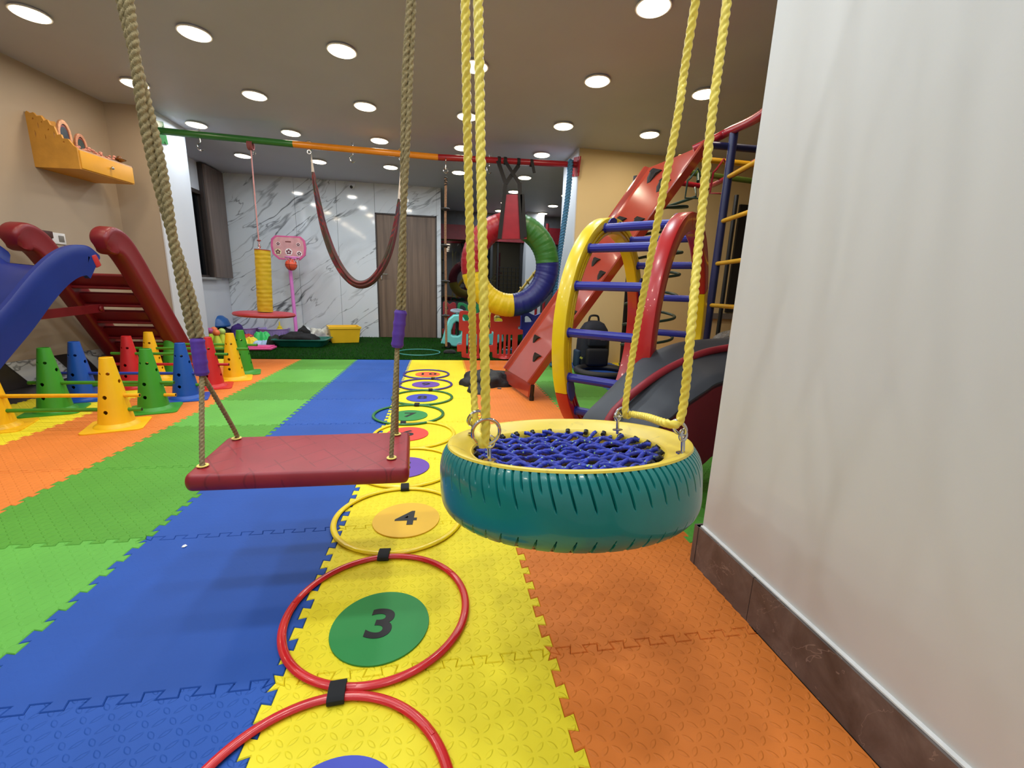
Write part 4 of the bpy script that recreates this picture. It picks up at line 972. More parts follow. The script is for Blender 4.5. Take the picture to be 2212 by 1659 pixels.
# ---------------------------------------------------------------- blue slide with red ladder
sld=thing('toddler_slide','blue plastic slide with red ladder and rounded red handrails by the left wall','slide',(-2.7,4.0,0))
SR=pm('plastic_maroon',(122,24,32),.38,.06,6,.08,90); SB=pm('plastic_royal',(24,46,124),.35,.08,4,.08,90)
def railpath(x0,x1):
    prof=[(4.66,0.0),(4.5,.22),(4.3,.50),(4.1,.78),(3.95,.98),(3.84,1.09),(3.73,1.12),(3.64,1.06)]
    return [V((x0+(x1-x0)*i/(len(prof)-1),y,z)) for i,(y,z) in enumerate(prof)]
for x0,x1 in ((-2.475,-2.42),(-3.03,-2.97)):
    P_=smooth(railpath(x0,x1),8); N_=len(P_)
    def rs(i,k,N_=N_):
        t=i/(N_-1); a=2*PI*k/28; e=1.0 if t<.9 else math.sqrt(max(.02,1-((t-.9)/.1)**2)); hw_=.098*e; ww_=.062*(.55+.45*e)
        ca,sa=math.cos(a),math.sin(a); f=lambda v:math.copysign(abs(v)**.45,v)
        gr_=.006 if abs(math.sin(a))>.9 and abs(math.cos(a))<.25 else 0
        return (hw_*f(ca),(ww_-gr_)*f(sa))
    obj('handrail',MB().sweep(P_,rs,False,28,up=(0,.35,1)),SR,sld)
ldir=V((0,4.66-3.95,-.98)).normalized(); lnrm=V((0,.98,.71)).normalized()
for q in range(6):
    t=.10+q*.158; c_=V((-2.73,4.00+.60*t/.89*1.0+.02,.87-.87*t)) 
    c_=V((-2.735,3.98+.66*t,.93-.95*t)); m=MB()
    Rm=Matrix((V((1,0,0)),ldir,V((1,0,0)).cross(ldir))).transposed()
    m.box(c_+ldir*.02,(.50,.142,.035),Rm,.012); m.box(c_+V((0,.045,.035-.1)),(.50,.10,.022),None,.008); obj('step',m,SR,sld)
# chute
def ch(px,py,x): p=PX(px,py,x); return (p.y,p.z)
rail_pts=[ch(203,552,-2.46),ch(180,533,-2.46),ch(155,529,-2.46),ch(125,535,-2.46),ch(90,556,-2.46),ch(50,595,-2.46),ch(0,655,-2.46)]
rail_pts.sort(key=lambda p:-p[0])
e0,e1=rail_pts[-2],rail_pts[-1]; 
while rail_pts[-1][1]>.16 and len(rail_pts)<30:
    a_=rail_pts[-1]; dy,dz=-.16,max(-.13,-(a_[1]-.08)*.35); rail_pts.append((a_[0]+dy,a_[1]+dz))
rail_pts.append((rail_pts[-1][0]-.15,.13))
Pc=smooth([V((0,y,z)) for y,z in rail_pts],6)
profc=[(.29,-.19),(.295,-.06),(.30,-.01),(.29,.012),(.265,.012),(.245,-.015),(.225,-.09),(.18,-.125),(0,-.14),(-.18,-.125),(-.225,-.09),(-.245,-.015),(-.265,.012),(-.29,.012),(-.30,-.01),(-.295,-.06),(-.29,-.19),(-.26,-.19),(-.262,-.14),(-.2,-.155),(0,-.16),(.2,-.155),(.262,-.14),(.26,-.19)]
m=MB(); ns=len(profc); xc=-2.715
for i,p in enumerate(Pc):
    a_=Pc[max(i-1,0)]; b_=Pc[min(i+1,len(Pc)-1)]; T=(b_-a_).normalized(); N2=V((0,-T.z,T.y)); N2=-N2 if N2.z<0 else N2
    for s_,h_ in profc: m.v.append(V((xc+s_,p.y,p.z))+N2*(h_-.01))
for i in range(len(Pc)-1):
    for q in range(ns): m.f.append((i*ns+q,i*ns+(q+1)%ns,(i+1)*ns+(q+1)%ns,(i+1)*ns+q))
m.f.append(tuple(range(ns))[::-1]); m.f.append(tuple((len(Pc)-1)*ns+q for q in range(ns))); obj('chute',m,SB,sld)
a_=PX(215,666,-2.74); b_=PX(30,686,-2.74); d_=(b_-a_).normalized()
m=MB(); m.sweep([a_-d_*.03,b_+d_*.15],lambda i,k:(.031*(1 if k in (0,1) else -1),.012*(1 if k in (1,2) else -1)),False,4,up=(0,0,1)); obj('brace',m,SR,sld); m=MB(); m.sphere(a_+V((.02,-.01,0)),.022,(.5,1,1),14); obj('brace_bolt',m,SR,sld)
p=PX(208,563,-2.42); m=MB(); m.box(p+V((-.02,0,0)),(.05,.05,.09),RX(.4),.008); obj('hinge_block',m,pm('plastic_red3',(186,44,44),.35),sld)
# sockets on the left wall
wA_=V((-3.09,4.98,0)); wN=V((.9935,-.1141,0)); 
def PW(px,py,off=0.): d_=ray(px,py); return O+d_*(((wA_-O).dot(wN)+off)/d_.dot(wN))
wD_=V((-.1141,-.9935,0)); Mw=basis(wD_,V((0,0,1)),wN)
def wbox(mb,c,w,h,th_,bev=0): mb.box(c,(w,h,th_),Mw,bev)
c_=PW(122,515,.006); t=thing('wall_socket','white double socket plate on the left wall above the slide','socket',c_); m=MB(); wbox(m,c_,.15,.09,.012,.004); obj('plate',m,WHITEP,t); m=MB(); wbox(m,c_-wD_*.035+wN*.007,.045,.05,.006,.002); obj('outlet',m,pm('socket_grey',(120,116,110),.4),t)
c_=PW(98,506,.03); t=thing('power_adapter','dark brown adapter plugged into the left wall socket','adapter',c_); m=MB(); wbox(m,c_,.085,.055,.045,.006); obj('housing',m,pm('adapter_brown',(74,38,34),.5),t); m=MB(); wbox(m,c_-V((0,0,.03))-wD_*.02,.03,.03,.03,.004); obj('plug',m,BLACKM,t)
# temple shelf
A0_=PW(78,361); zS=A0_.z; sh=thing('prayer_shelf','yellow wooden wall shelf with drawer and carved side on the left wall','shelf',A0_)
OCH=pm('shelf_ochre',(212,150,44),.45,.08,6,.08,60); OCD=pm('shelf_carved',(204,146,56),.5,.12,10,.3,60,.003)
dep=.34; wid_=.52; hgt=.155; e1=-wD_; e2=wN; e3=V((0,0,1))
def shp_pt(a,b,c): return A0_+e1*a+e2*b+e3*c    # along wall, out of wall, up
side=[(0,0),(dep,0),(dep,hgt),(dep*.93,hgt+.015),(dep*.84,hgt+.06),(dep*.72,hgt+.062),(dep*.70,hgt+.09),(dep*.62,hgt+.085),(dep*.58,.30),(dep*.5,.31),(dep*.46,.345),(dep*.38,.335),(dep*.33,.37),(dep*.24,.365),(dep*.18,.392),(dep*.1,.385),(dep*.04,.40),(0,.385)]
hol=[[(x+dx*.008,y+dy*.012) for dx,dy in ((-1,0),(-.3,-1),(.7,-.6),(1,.3),(.2,1))] for x,y in ((.05,.345),(.15,.275),(.11,.325),(.25,.19))]+[[(x+dx*.006,y+dy*.03) for dx,dy in ((-1,0),(0,-1),(1,0),(0,1))] for x,y in ((.08,.30),(.19,.24),(.05,.24),(.12,.22))]
Ms=basis(e2,e3,e2.cross(e3)); m=MB(); m.prism(side,hol,.014,A0_,Ms,.001); obj('carved_side',m,OCD,sh)
m=MB(); m.prism([(p[0],p[1]) for p in side],[],.012,A0_+e1*wid_,Ms,.001)
m=MB(); m.box(shp_pt(wid_/2,dep/2,.008),(wid_,.014,dep),basis(e1,e3,e2)); obj('bottom_board',m,OCH,sh)
m=MB(); m.box(shp_pt(wid_/2,dep/2,hgt-.006),(wid_,.012,dep),basis(e1,e3,e2)); obj('top_board',m,pm('shelf_top',(196,160,130),.35),sh)
m=MB(); m.box(shp_pt(wid_/2,dep+.002,hgt/2-.003),(wid_-.012,hgt-.02,.016),basis(e1,e3,e2),.003); dw=obj('drawer',m,pm('shelf_drawer',(226,164,50),.4,.06,6,.05),sh)
m=MB(); m.sphere(shp_pt(wid_*.52,dep+.028,hgt*.5),.013); m.cyl(shp_pt(wid_*.52,dep,hgt*.5),shp_pt(wid_*.52,dep+.03,hgt*.5),.005); obj('drawer_knob',m,CHROME,dw)
back=[(0,0),(wid_,0),(wid_,.16),(.44,.17),(.42,.22),(.37,.24),(.36,.30),(.31,.31),(.29,.36),(.24,.355),(.21,.40),(.15,.385),(.11,.41),(.05,.39),(0,.39)]
m=MB(); m.prism(back,[],.014,A0_+e2*.01,basis(e1,e3,e1.cross(e3)),.001); obj('carved_back',m,OCD,sh)
# ornaments on the shelf
def frame_pic(a,b,c,w,h,lab,col1,col2):
    t=thing('framed_picture',lab,'picture frame',shp_pt(a,b,c-h/2)); c_=shp_pt(a,b,c); Bf=basis(e1,e3,e1.cross(e3)); Ov=lambda s_:[(w/2*s_*math.cos(2*PI*k/28),h/2*s_*math.sin(2*PI*k/28)*(1.1 if math.sin(2*PI*k/28)>0 else .95)) for k in range(28)]
    m=MB(); m.prism(Ov(1),[Ov(.78)[::-1]],.014,c_,Bf,.003); obj('frame',m,pm('frame_rose'+str(a),col1,.4,.25,40,.3),t); m=MB(); m.prism(Ov(.79),[],.006,c_,Bf); obj('picture',m,pm('pic'+str(a),col2,.3,.6,50,0),t); m=MB(); m.torus(c_+V((0,0,0)),w/2*.7,.004,Bf@Matrix.Diagonal((1,h/w,1)),28,6); obj('inner_rim',m,pm('frame_red'+str(a),(150,60,54),.4),t)
frame_pic(.10,.17,hgt+.11,.11,.21,'arched rose framed picture on the prayer shelf, nearer the carved side',(214,158,118),(40,44,52)); frame_pic(.27,.14,hgt+.085,.10,.17,'smaller oval rose framed picture on the prayer shelf, farther along',(206,146,116),(48,58,48))
t=thing('flower_garland','pink and cream flower garland heaped on the prayer shelf','garland',shp_pt(.3,.25,hgt)); rg=random.Random(5); m=MB()
for q in range(34): m.sphere(shp_pt(rg.uniform(.08,.4),rg.uniform(.2,.31),hgt+.012+rg.uniform(0,.035)),rg.uniform(.009,.016),(1,1,.8),8)
o=obj('blossoms',m,pm('garland',(206,140,124),.7,.5,60,.3),t); o['kind']='stuff'
c_=shp_pt(.46,.29,hgt); t=thing('brass_bowl','small brass bowl standing at the end of the prayer shelf','bowl',c_); m=MB(); m.lathe([(0,0),(.018,0),(.008,.012),(.01,.018),(.045,.035),(.047,.04),(.02,.03),(0,.028)],c_,24); obj('bowl',m,pm('brass',(150,110,60),.25,.1,20,.05,metal=1),t); m=MB(); m.sphere(c_+V((0,0,.05)),.02,(1,1,1),14); obj('fruit',m,pm('brass2',(120,80,50),.3),t)
# ---------------------------------------------------------------- toys along the marble wall
TZ=.014
def G(px,py): p=PZ(px,py,TZ); p.y=min(p.y,7.38); return p
def tub(name,lab,px,py,r,h,col,n_=40):
    p=G(px,py); t=thing(name,lab,'basket',(p.x,p.y,TZ)); m=MB(); k_=[]
    m.lathe([(r*.86,0),(r,h*.96),(r*1.06,h),(r*1.06,h+.008),(r*.97,h+.006),(r*.84,.012),(0,.012)],p,n_); obj('tub',m,col,t)
    m=MB()
    for i in range(34):
        a=2*PI*i/34; m.box(p+V((r*.945*math.cos(a),r*.945*math.sin(a),h*.5)),(.008,.012,h*.75),RZ(a))
    obj('ribs',m,pm('rib_'+lab[:5]+str(int(px)),(150,130,190),.5),t); return t
LIL=pm('plastic_lilac',(168,146,208),.35,.08,10,.1)
tub('laundry_basket','round lilac plastic basket by the marble wall, left of its twin',527,724,.235,.125,LIL); tub('laundry_basket','round lilac plastic basket by the marble wall, beside the stacking toy',594,726,.215,.12,LIL)
# basketball stand
hb_=G(640,722); hx_,hy2=-2.33,7.15
bs_=thing('basketball_stand','pink toy basketball stand with printed backboard against the marble wall','basketball hoop',(hx_,hy2,TZ))
PK=pm('plastic_pink',(224,130,206),.3,.06,10,.05,coat=.3); pt=PY(625,562,7.15); pb=PY(640,712,7.15); pb.z=TZ+.03
obj('pole',MB().cyl(pb,pt,.026,20),PK,bs_); m=MB(); m.lathe([(0,0),(.19,0),(.2,.02),(.16,.05),(.05,.075),(0,.08)],(pb.x,pb.y,TZ),32); obj('base',m,pm('plastic_palepink',(228,170,200),.4),bs_)
bc=PY(624,536,7.10); w_=.235; h_=.165
brd=[(-w_*.72,h_),(w_*.72,h_),(w_*.95,h_*.7),(w_,h_*.1),(w_*.93,-h_*.55),(w_*.6,-h_*.98),(-w_*.6,-h_*.98),(-w_*.93,-h_*.55),(-w_,h_*.1),(-w_*.95,h_*.7)]
Bx=basis(V((1,0,0)),V((0,0,1)),V((0,-1,0))); m=MB(); m.prism(brd,[],.02,bc,Bx,.004); obj('backboard',m,pm('board_pink',(204,150,150),.3,.12,14,.05),bs_)
m=MB(); m.prism([(x*1.04,y*1.04) for x,y in brd],[[(x*.93,y*.93) for x,y in brd][::-1]],.026,bc,Bx,.002); obj('backboard_rim',m,pm('board_rim',(206,92,140),.3),bs_)
for q,(dx,dz,rr_,col) in enumerate(((-.15,-.06,.045,(226,214,170)),(-.0,-.055,.05,(236,228,226)),(.145,-.075,.038,(236,228,226)),(-.14,.055,.03,(226,200,200)),(.14,.055,.03,(226,200,200)))):
    m=MB(); m.lathe([(0,0),(rr_,0),(rr_,.003),(0,.003)],bc+V((dx,-.0135,dz)),20,False,RX(PI/2)); s_=obj('printed_badge',m,pm('badge%d'%q,col,.5),bs_); m=MB()
    for k in range(5): a=2*PI*k/5+.3; m.lathe([(0,0),(rr_*.3,0),(rr_*.3,.002),(0,.002)],bc+V((dx+rr_*.5*math.cos(a),-.0168,dz+rr_*.5*math.sin(a))),10,False,RX(PI/2))
    obj('printed_petals',m,pm('petal%d'%q,(110,60,70),.5),s_)
obj('printed_patch',MB().box(bc+V((0,-.0135,.09)),(.08,.004,.018)),pm('patch_brown',(120,60,60),.5),bs_)
rc=PY(631,556,7.0); m=MB(); m.torus(rc,.095,.008,None,32,8); m.box(rc+V((0,.10,-.005)),(.06,.05,.03),None,.004); obj('rim',m,PK,bs_)
m=MB()
for k in range(10):
    a=2*PI*k/10
    for s_ in (1,-1): m.tube([rc+V((.095*math.cos(a),.095*math.sin(a),0)),rc+V((.075*math.cos(a+s_*.3),.075*math.sin(a+s_*.3),-.07)),rc+V((.06*math.cos(a+s_*.6),.06*math.sin(a+s_*.6),-.14))],.002,5)
obj('net',m,pm('net_white',(220,210,215),.8),bs_)
bl=PY(629,572,6.99); t=thing('toy_basketball','orange-red ball caught in the net of the pink basketball stand','ball',bl); obj('ball',MB().sphere(bl,.082),pm('ball_orange',(226,84,50),.5,.08,20,.2),t); m=MB(); m.torus(bl,.0825,.0025,None,36,6); m.torus(bl,.0825,.0025,RX(PI/2),36,6); m.torus(bl,.0825,.0025,RY(PI/2),36,6); obj('seams',m,pm('seam_dark',(90,30,24),.6),t)
# yellow crate
c0=PZ(740,740,TZ); cr=thing('storage_crate','square yellow plastic crate standing on the turf','crate',(c0.x,c0.y+.1,TZ)); cx_,cy_=c0.x,c0.y+.13; cz=TZ
m=MB(); Rz=RZ(.32)
w1,w2,hh=.185,.215,.235
def fr4(s,z): return [V((cx_,cy_,cz+z))+Rz@V((sx*s,sy*s*.85,0)) for sx,sy in ((-1,-1),(1,-1),(1,1),(-1,1))]
R4=[fr4(w1,0),fr4(w2,hh-.03),fr4(w2+.012,hh-.028),fr4(w2+.012,hh),fr4(w2-.008,hh),fr4(w1-.01,.015)]
for R_ in R4: m.v+=R_
for q in range(5):
    for i in range(4): j=(i+1)%4; m.f.append((q*4+i,q*4+j,q*4+4+j,q*4+4+i))
m.f+=[(3,2,1,0),(20,21,22,23)]; obj('body',m,pm('crate_yellow',(240,192,36),.4,.05,6,.08),cr,False)
t=thing('pink_toy','small pink toy inside the yellow crate','toy',(cx_-.03,cy_,cz+.02)); m=MB(); m.sphere((cx_-.03,cy_,cz+.17),.05,(1.1,1,.9)); m.lathe([(0,0),(.05,0),(.04,.13),(0,.13)],(cx_-.03,cy_,cz+.018),16); obj('body',m,pm('toy_pink',(226,110,110),.5),t)
# teal tray with dark cloths
c0=G(650,748); x_,y_=c0.x,c0.y+.12; t=thing('sand_tray','teal plastic tray heaped with black cloth on the turf','tray',(x_,y_,TZ)); m=MB()
def rr4(w,h,z,r=.06): return [V((x_+a,y_+b,TZ+z)) for a,b in rrect(w,h,r,4)]
RR_=[rr4(.56,.36,0),rr4(.66,.44,.085),rr4(.70,.48,.088),rr4(.70,.48,.098),rr4(.64,.42,.098),rr4(.55,.35,.012)]; nq=len(RR_[0])
for R_ in RR_: m.v+=R_
for q in range(5):
    for i in range(nq): j=(i+1)%nq; m.f.append((q*nq+i,q*nq+j,(q+1)*nq+j,(q+1)*nq+i))
m.f+=[tuple(range(nq))[::-1],tuple(5*nq+i for i in range(nq))]; obj('tray',m,pm('tray_teal',(14,98,84),.4),t)
def blob(name,label,cat,c,dims,col,seed=1,amp=.22,fr=3.,par=None,nmm='cloth',rough=.85):
    rg=random.Random(seed); ph=[rg.uniform(0,6.3) for _ in range(9)]; m=MB(); N1,N2=18,30
    for i in range(N1+1):
        th_=PI*i/N1
        for q in range(N2):
            a=2*PI*q/N2; d_=V((math.sin(th_)*math.cos(a),math.sin(th_)*math.sin(a),math.cos(th_)))
            f=1+amp*(.5*math.sin(fr*d_.x*2+ph[0]+2*math.sin(fr*d_.y+ph[1]))+.4*math.sin(fr*d_.y*2.3+ph[2]+d_.z*3)+.3*math.sin(fr*4*d_.x+ph[3])*math.cos(fr*3*d_.y+ph[4]))
            z=d_.z*dims[2]*f*(1 if d_.z>0 else 0.0)
            m.v.append(V(c)+V((d_.x*dims[0]*f,d_.y*dims[1]*f,z)))
    for i in range(N1):
        for q in range(N2): j=(q+1)%N2; m.f.append((i*N2+q,i*N2+j,(i+1)*N2+j,(i+1)*N2+q))
    if par is None:
        t=thing(name,label,cat,c)
    else: t=par
    obj(nmm,m,pm(nmm+str(seed),col,rough,.3,20,.5,30,.01),t,True,None,60); return t
blob('black_cloth','heap of crumpled black cloth lying in the teal tray','cloth',(x_-.05,y_-.02,TZ+.08),(.24,.14,.10),(24,22,24),11)
blob('black_cloth','black furry bundle on top of the cloth heap in the teal tray','cloth',(x_+.0,y_+.04,TZ+.15),(.08,.07,.10),(20,18,20),12)
blob('net_bag','black and lime net bag at the left end of the teal tray','bag',(x_-.36,y_-.05,TZ),(.09,.10,.13),(40,42,30),13)
p=G(684,738); p.y+=.08; t=thing('blue_tray','shallow blue tray under the white cloth behind the teal tray','tray',(p.x,p.y,TZ)); m=MB(); m.lathe([(.2,0),(.24,.05),(.25,.055),(.235,.055),(.195,.008),(0,.008)],(p.x,p.y+.1,TZ),28); obj('tray',m,pm('tray_blue',(30,84,190),.4),t)
blob('white_cloth','crumpled cream and black cloth in the blue tray','cloth',(p.x+.02,p.y+.1,TZ+.03),(.17,.12,.14),(206,202,190),14,.4)
p=G(655,728); t=thing('white_bucket','small white and yellow toy bucket behind the black cloth heap','bucket',(p.x,p.y,TZ)); m=MB(); m.lathe([(0,0),(.05,0),(.06,.08),(0,.08)],p+V((0,.1,0)),20); obj('bucket',m,pm('bucket_y',(226,206,60),.5),t); m=MB(); m.lathe([(0,.08),(.085,.08),(.09,.10),(.06,.15),(0,.16)],p+V((0,.1,0)),20); obj('lid',m,WHITEP,t)
p=G(606,726); t=thing('stacking_toy','yellow cone-shaped stacking toy before the right lilac basket','toy',(p.x,p.y,TZ)); m=MB(); m.lathe([(0,.03),(.09,.03),(.095,.05),(.07,.06),(.072,.085),(.05,.095),(.052,.12),(.032,.13),(.034,.155),(.012,.165),(.008,.23),(0,.235)],p,24); obj('rings',m,pm('toy_yellow',(236,210,50),.4),t); m=MB(); m.lathe([(0,0),(.1,0),(.1,.03),(0,.03)],p,24); obj('base',m,pm('toy_maroon',(110,30,60),.4),t)
def mold(lab,px,py,r,h,col,lobes,dy=0,sx=1.):
    p=G(px,py); p.y+=dy; t=thing('sand_mold',lab,'sand toy',(p.x,p.y,TZ)); m=MB(); N_=60
    pr_=[(1.0,0),(1.0,.1),(.82,.13),(.72,.7),(.5,1.),(0,.86)]
    for rr_,zz in pr_:
        for q in range(N_): a=2*PI*q/N_; w=1+.10*math.cos(lobes*a)*(1 if .1<rr_<.95 else .2); m.v.append(V((p.x+r*sx*rr_*w*math.cos(a),p.y+r*rr_*w*math.sin(a)*.9,TZ+h*zz*(1+.12*math.cos(lobes*a)*(rr_<.8)))))
    for i in range(len(pr_)-1):
        for q in range(N_): j=(q+1)%N_; m.f.append((i*N_+q,i*N_+j,(i+1)*N_+j,(i+1)*N_+q))
    m.f.append(tuple(range(N_))[::-1]); obj('mold',m,col,t); return t
mold('bright green lobed sand mold on the turf','x' and 567,735,.135,.115,pm('mold_green',(60,206,104),.4),6)
mold('yellow lobed sand mold on the turf beside the yellow cone',534,744,.17,.09,pm('mold_yellow',(246,214,40),.4),8)
mold('pale blue shallow sand mold in front of the green one',569,745,.15,.055,pm('mold_paleblue',(176,200,230),.4),10)
mold('flat red sand mold before the left lilac basket',530,729,.13,.05,pm('mold_red',(226,70,44),.4),6)
p=G(535,756); t=thing('pink_tray','flat pink plastic sheet lying on the turf in front of the molds','tray',(p.x,p.y+.05,TZ)); m=MB(); m.box((p.x+.02,p.y+.08,TZ+.015),(.52,.24,.028),RZ(.05),.01); m.box((p.x+.04,p.y+.12,TZ+.035),(.42,.18,.012),RZ(.02),.004); obj('sheet',m,pm('sheet_pink',(226,84,146),.4),t)
p=G(556,728); t=thing('pink_plate','thin pink toy plate between the red mold and the green mold','toy',(p.x,p.y,TZ)); m=MB(); m.lathe([(0,0),(.12,0),(.15,.02),(.14,.024),(0,.01)],p,24); obj('plate',m,pm('plate_rose',(216,96,120),.4),t)
def pin(px,py,col,lab,hc=(252,120,60)):
    p=PZ(px,py,TZ); t=thing('bowling_pin',lab,'bowling pin',(p.x,p.y,TZ),'toy bowling pins on the turf'); m=MB(); m.lathe([(0,0),(.052,0),(.056,.02),(.05,.08),(.028,.15),(.024,.17),(0,.172)],p,24); obj('body',m,col,t); m=MB(); m.sphere(p+V((0,0,.20)),.042,(1,1,1),18); obj('head',m,pm('pinhead'+str(px),hc,.4),t)
LIM=pm('pin_lime',(206,226,60),.4)
pin(471,753,LIM,'lime toy bowling pin with orange head, nearest of the group'); pin(466,745,LIM,'lime toy bowling pin with orange head, just behind the nearest one'); pin(483,749,LIM,'lime toy bowling pin with pale green head, right of the group',(190,220,110)); pin(457,748,LIM,'lime toy bowling pin with magenta head, left of the group',(186,76,140)); pin(446,750,LIM,'lime toy bowling pin with lime head, behind the red cone',(200,220,90))
# balance dome
p=G(470,716); p.y=7.1; p.x=PY(470,716,7.1).x; t=thing('balance_dome','blue rubber half-dome balance trainer on black bags in the back left corner','balance trainer',(p.x,p.y,.15)); m=MB(); m.lathe([(0,-.02),(.17,-.02),(.18,0),(.175,.02),(.15,.09),(.09,.14),(0,.155)],(p.x,p.y,.20),32); obj('dome',m,pm('dome_blue',(36,92,160),.35),t)
blob('black_bag','black bag stuffed in the corner beneath the blue dome','bag',(p.x,p.y,TZ),(.2,.17,.19),(26,26,32),15,.12); blob('purple_bag','dark purple bag leaning in the corner right of the blue dome','bag',(p.x+.26,p.y+.05,TZ),(.10,.12,.20),(62,36,110),16,.12)
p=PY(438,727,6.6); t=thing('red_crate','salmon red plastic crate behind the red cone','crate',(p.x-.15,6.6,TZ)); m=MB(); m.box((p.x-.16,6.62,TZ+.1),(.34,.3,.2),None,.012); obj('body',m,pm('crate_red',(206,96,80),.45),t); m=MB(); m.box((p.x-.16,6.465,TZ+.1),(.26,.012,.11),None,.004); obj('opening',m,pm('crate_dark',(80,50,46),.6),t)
# orange ball on a string in front of the window
p=PX(407,571,-3.0); t=thing('string_ball','small orange ball on a thin string in front of the dark window','ball',p); obj('ball',MB().sphere(p,.02),pm('ball_tiny',(246,150,60),.5),t); m=MB(); m.tube([(p.x,p.y,2.2),p,(p.x+.03,p.y,p.z-.28)],.003,6); obj('string',m,pm('string_grey',(150,146,140),.8),t)
m=MB(); m.box((p.x-.15,p.y,2.2),(.31,.012,.012)); obj('bracket',m,BLACKM,t)
# ---------------------------------------------------------------- playpen fence panels
def panel(lab,p0,p1,z0,h,col,slots=4):
    p0=V(p0);p1=V(p1); d_=(p1-p0); d_.z=0; w=d_.length; d_.normalize(); Bp=basis(d_,V((0,0,1)),d_.cross(V((0,0,1))))
    t=thing('playpen_panel',lab,'fence panel',(p0.x,p0.y,z0),'plastic playpen panels'); x=lambda f:f*w
    top=[(0,h*.60),(0,h*.92),(x(.03),h*.985),(x(.10),h),(x(.26),h*.995),(x(.40),h*.955),(x(.50),h*.93),(x(.60),h*.95),(x(.74),h*.985),(x(.88),h*.985),(x(.97),h*.96),(x(1.0),h*.9),(x(1.0),h*.72)]
    out=top+[(x(.93),h*.70),(x(.93),h*.64),(x(1.10),h*.62),(x(1.10),h*.54),(x(.93),h*.52),(x(.93),h*.30),(x(.93),h*.02),(x(.80),.0),(x(.2),0),(x(.1),h*.02),(x(.09),h*.14),(x(-.06),h*.14),(x(-.06),h*.27),(x(.10),h*.28),(x(.12),h*.58)]
    hol=[[(x(.10),h*.80),(x(.10),h*.90),(x(.14),h*.935),(x(.26),h*.93),(x(.36),h*.88),(x(.42),h*.82),(x(.40),h*.79),(x(.14),h*.785)]]
    for s_ in range(slots):
        c_=x(.20+.60*(s_+.5)/slots); hw_=x(.045); hol.append([(c_-hw_,h*.10),(c_-hw_,h*.50)]+[(c_+hw_*math.cos(PI-PI*k/6),h*.50+hw_*math.sin(PI*k/6)) for k in range(7)]+[(c_+hw_,h*.10)]+[(c_+hw_*math.cos(-PI*k/6),h*.10-hw_*.7*math.sin(PI*k/6)) for k in range(1,6)])
    m=MB(); m.prism(out,hol,.022,V((p0.x,p0.y,z0)),Bp,.004); obj('panel',m,col,t); m=MB(); m.lathe([(0,-.0),(.085,0),(.075,.02),(.03,.04),(0,.045)],V((p0.x,p0.y,z0))+d_*(w*.5),20,False,Matrix.Diagonal((1,1,1))); obj('foot',m,col,t)
FR=pm('pen_red',(182,46,38),.42,.05,8,.05); FB=pm('pen_blue',(34,40,150),.42,.05,8,.05); FG=pm('pen_green',(30,128,76),.42); FY=pm('pen_yellow',(220,200,40),.42); FD=pm('pen_darkred',(140,30,38),.42)
panel('bright red playpen panel at the turf edge, left one of the front pair',(.215,5.26,0),(.575,5.26,0),.018,.575,FR); panel('bright red playpen panel at the turf edge, beside the ramp',(.60,5.26,0),(.965,5.24,0),.018,.575,FR)
panel('blue playpen panel behind the climbing ramp, joined to the red pair',(.985,5.27,0),(1.36,5.45,0),.018,.57,FB)
panel('dark red playpen panel far back beside the marble edge',(.03,7.25,0),(.24,7.25,0),.018,.62,FD,3); panel('green playpen panel far back, left one',(.27,7.25,0),(.62,7.25,0),.018,.61,FG); panel('yellow playpen panel far back',(.65,7.25,0),(1.0,7.25,0),.018,.57,FY); panel('green playpen panel far back, right of the yellow one',(1.03,7.25,0),(1.38,7.25,0),.018,.6,FG)
panel('dark red playpen panel running back beside the marble edge',(.08,6.9,0),(.06,7.22,0),.018,.5,FD,3)
# ride-on car
cp=PZ(990,752,TZ); cp=V((.24,6.25,TZ)); car=thing('ride_on_car','aqua and white ride-on toy car behind the red playpen panels','toy car',cp)
AQ=pm('plastic_aqua',(120,214,210),.35,.05,8,.05); GR_=pm('plastic_greyblue',(150,160,172),.4)
pa=[(-.22,.10),(-.20,.16),(-.165,.30),(-.12,.42),(-.06,.475),(0,.48),(.06,.44),(.12,.34),(.2,.27),(.45,.24),(.62,.25),(.64,.14),(.5,.09),(.2,.075),(-.05,.06)]
ho=[[(-.125,.20),(-.12,.28),(-.085,.38),(-.035,.425),(.01,.415),(.055,.35),(.07,.27),(.05,.205),(0,.175),(-.08,.175)]]
m=MB(); m.prism(pa,ho,.17,cp+V((0,0,-.02)),Bx,.02); obj('body',m,AQ,car)
m=MB(); m.torus(cp+V((-.02,0,.53)),.07,.013,RX(.25)@Matrix.Diagonal((1.15,.9,1)),28,8); m.box(cp+V((-.02,0,.53)),(.13,.04,.02),None,.006); m.cyl(cp+V((-.02,0,.53)),cp+V((-.01,0,.44)),.018); obj('steering_wheel',m,GR_,car); obj('steering_column',MB().cyl(cp+V((-.01,0,.45)),cp+V((.0,0,.10)),.02),BLACKM,car)
m=MB(); m.box(cp+V((.38,0,.245)),(.42,.2,.03),None,.012); obj('seat',m,WHITEP,car)
for dx,dy in ((-.15,-.12),(-.15,.12),(.02,-.13),(.52,-.13),(.52,.13)):
    m=MB(); c_=cp+V((dx,dy,.045)); m.lathe([(0,-.018),(.04,-.018),(.045,-.01),(.045,.01),(.04,.018),(0,.018)],c_,24,False,RX(PI/2)); obj('wheel',m,GR_ if dx>0 else BLACKM,car)
p=PZ(972,762,TZ); blob('black_slipper','small dark shoe lying on the turf left of the toy car','shoe',(p.x,p.y,TZ),(.09,.05,.045),(34,30,28),21,.1)
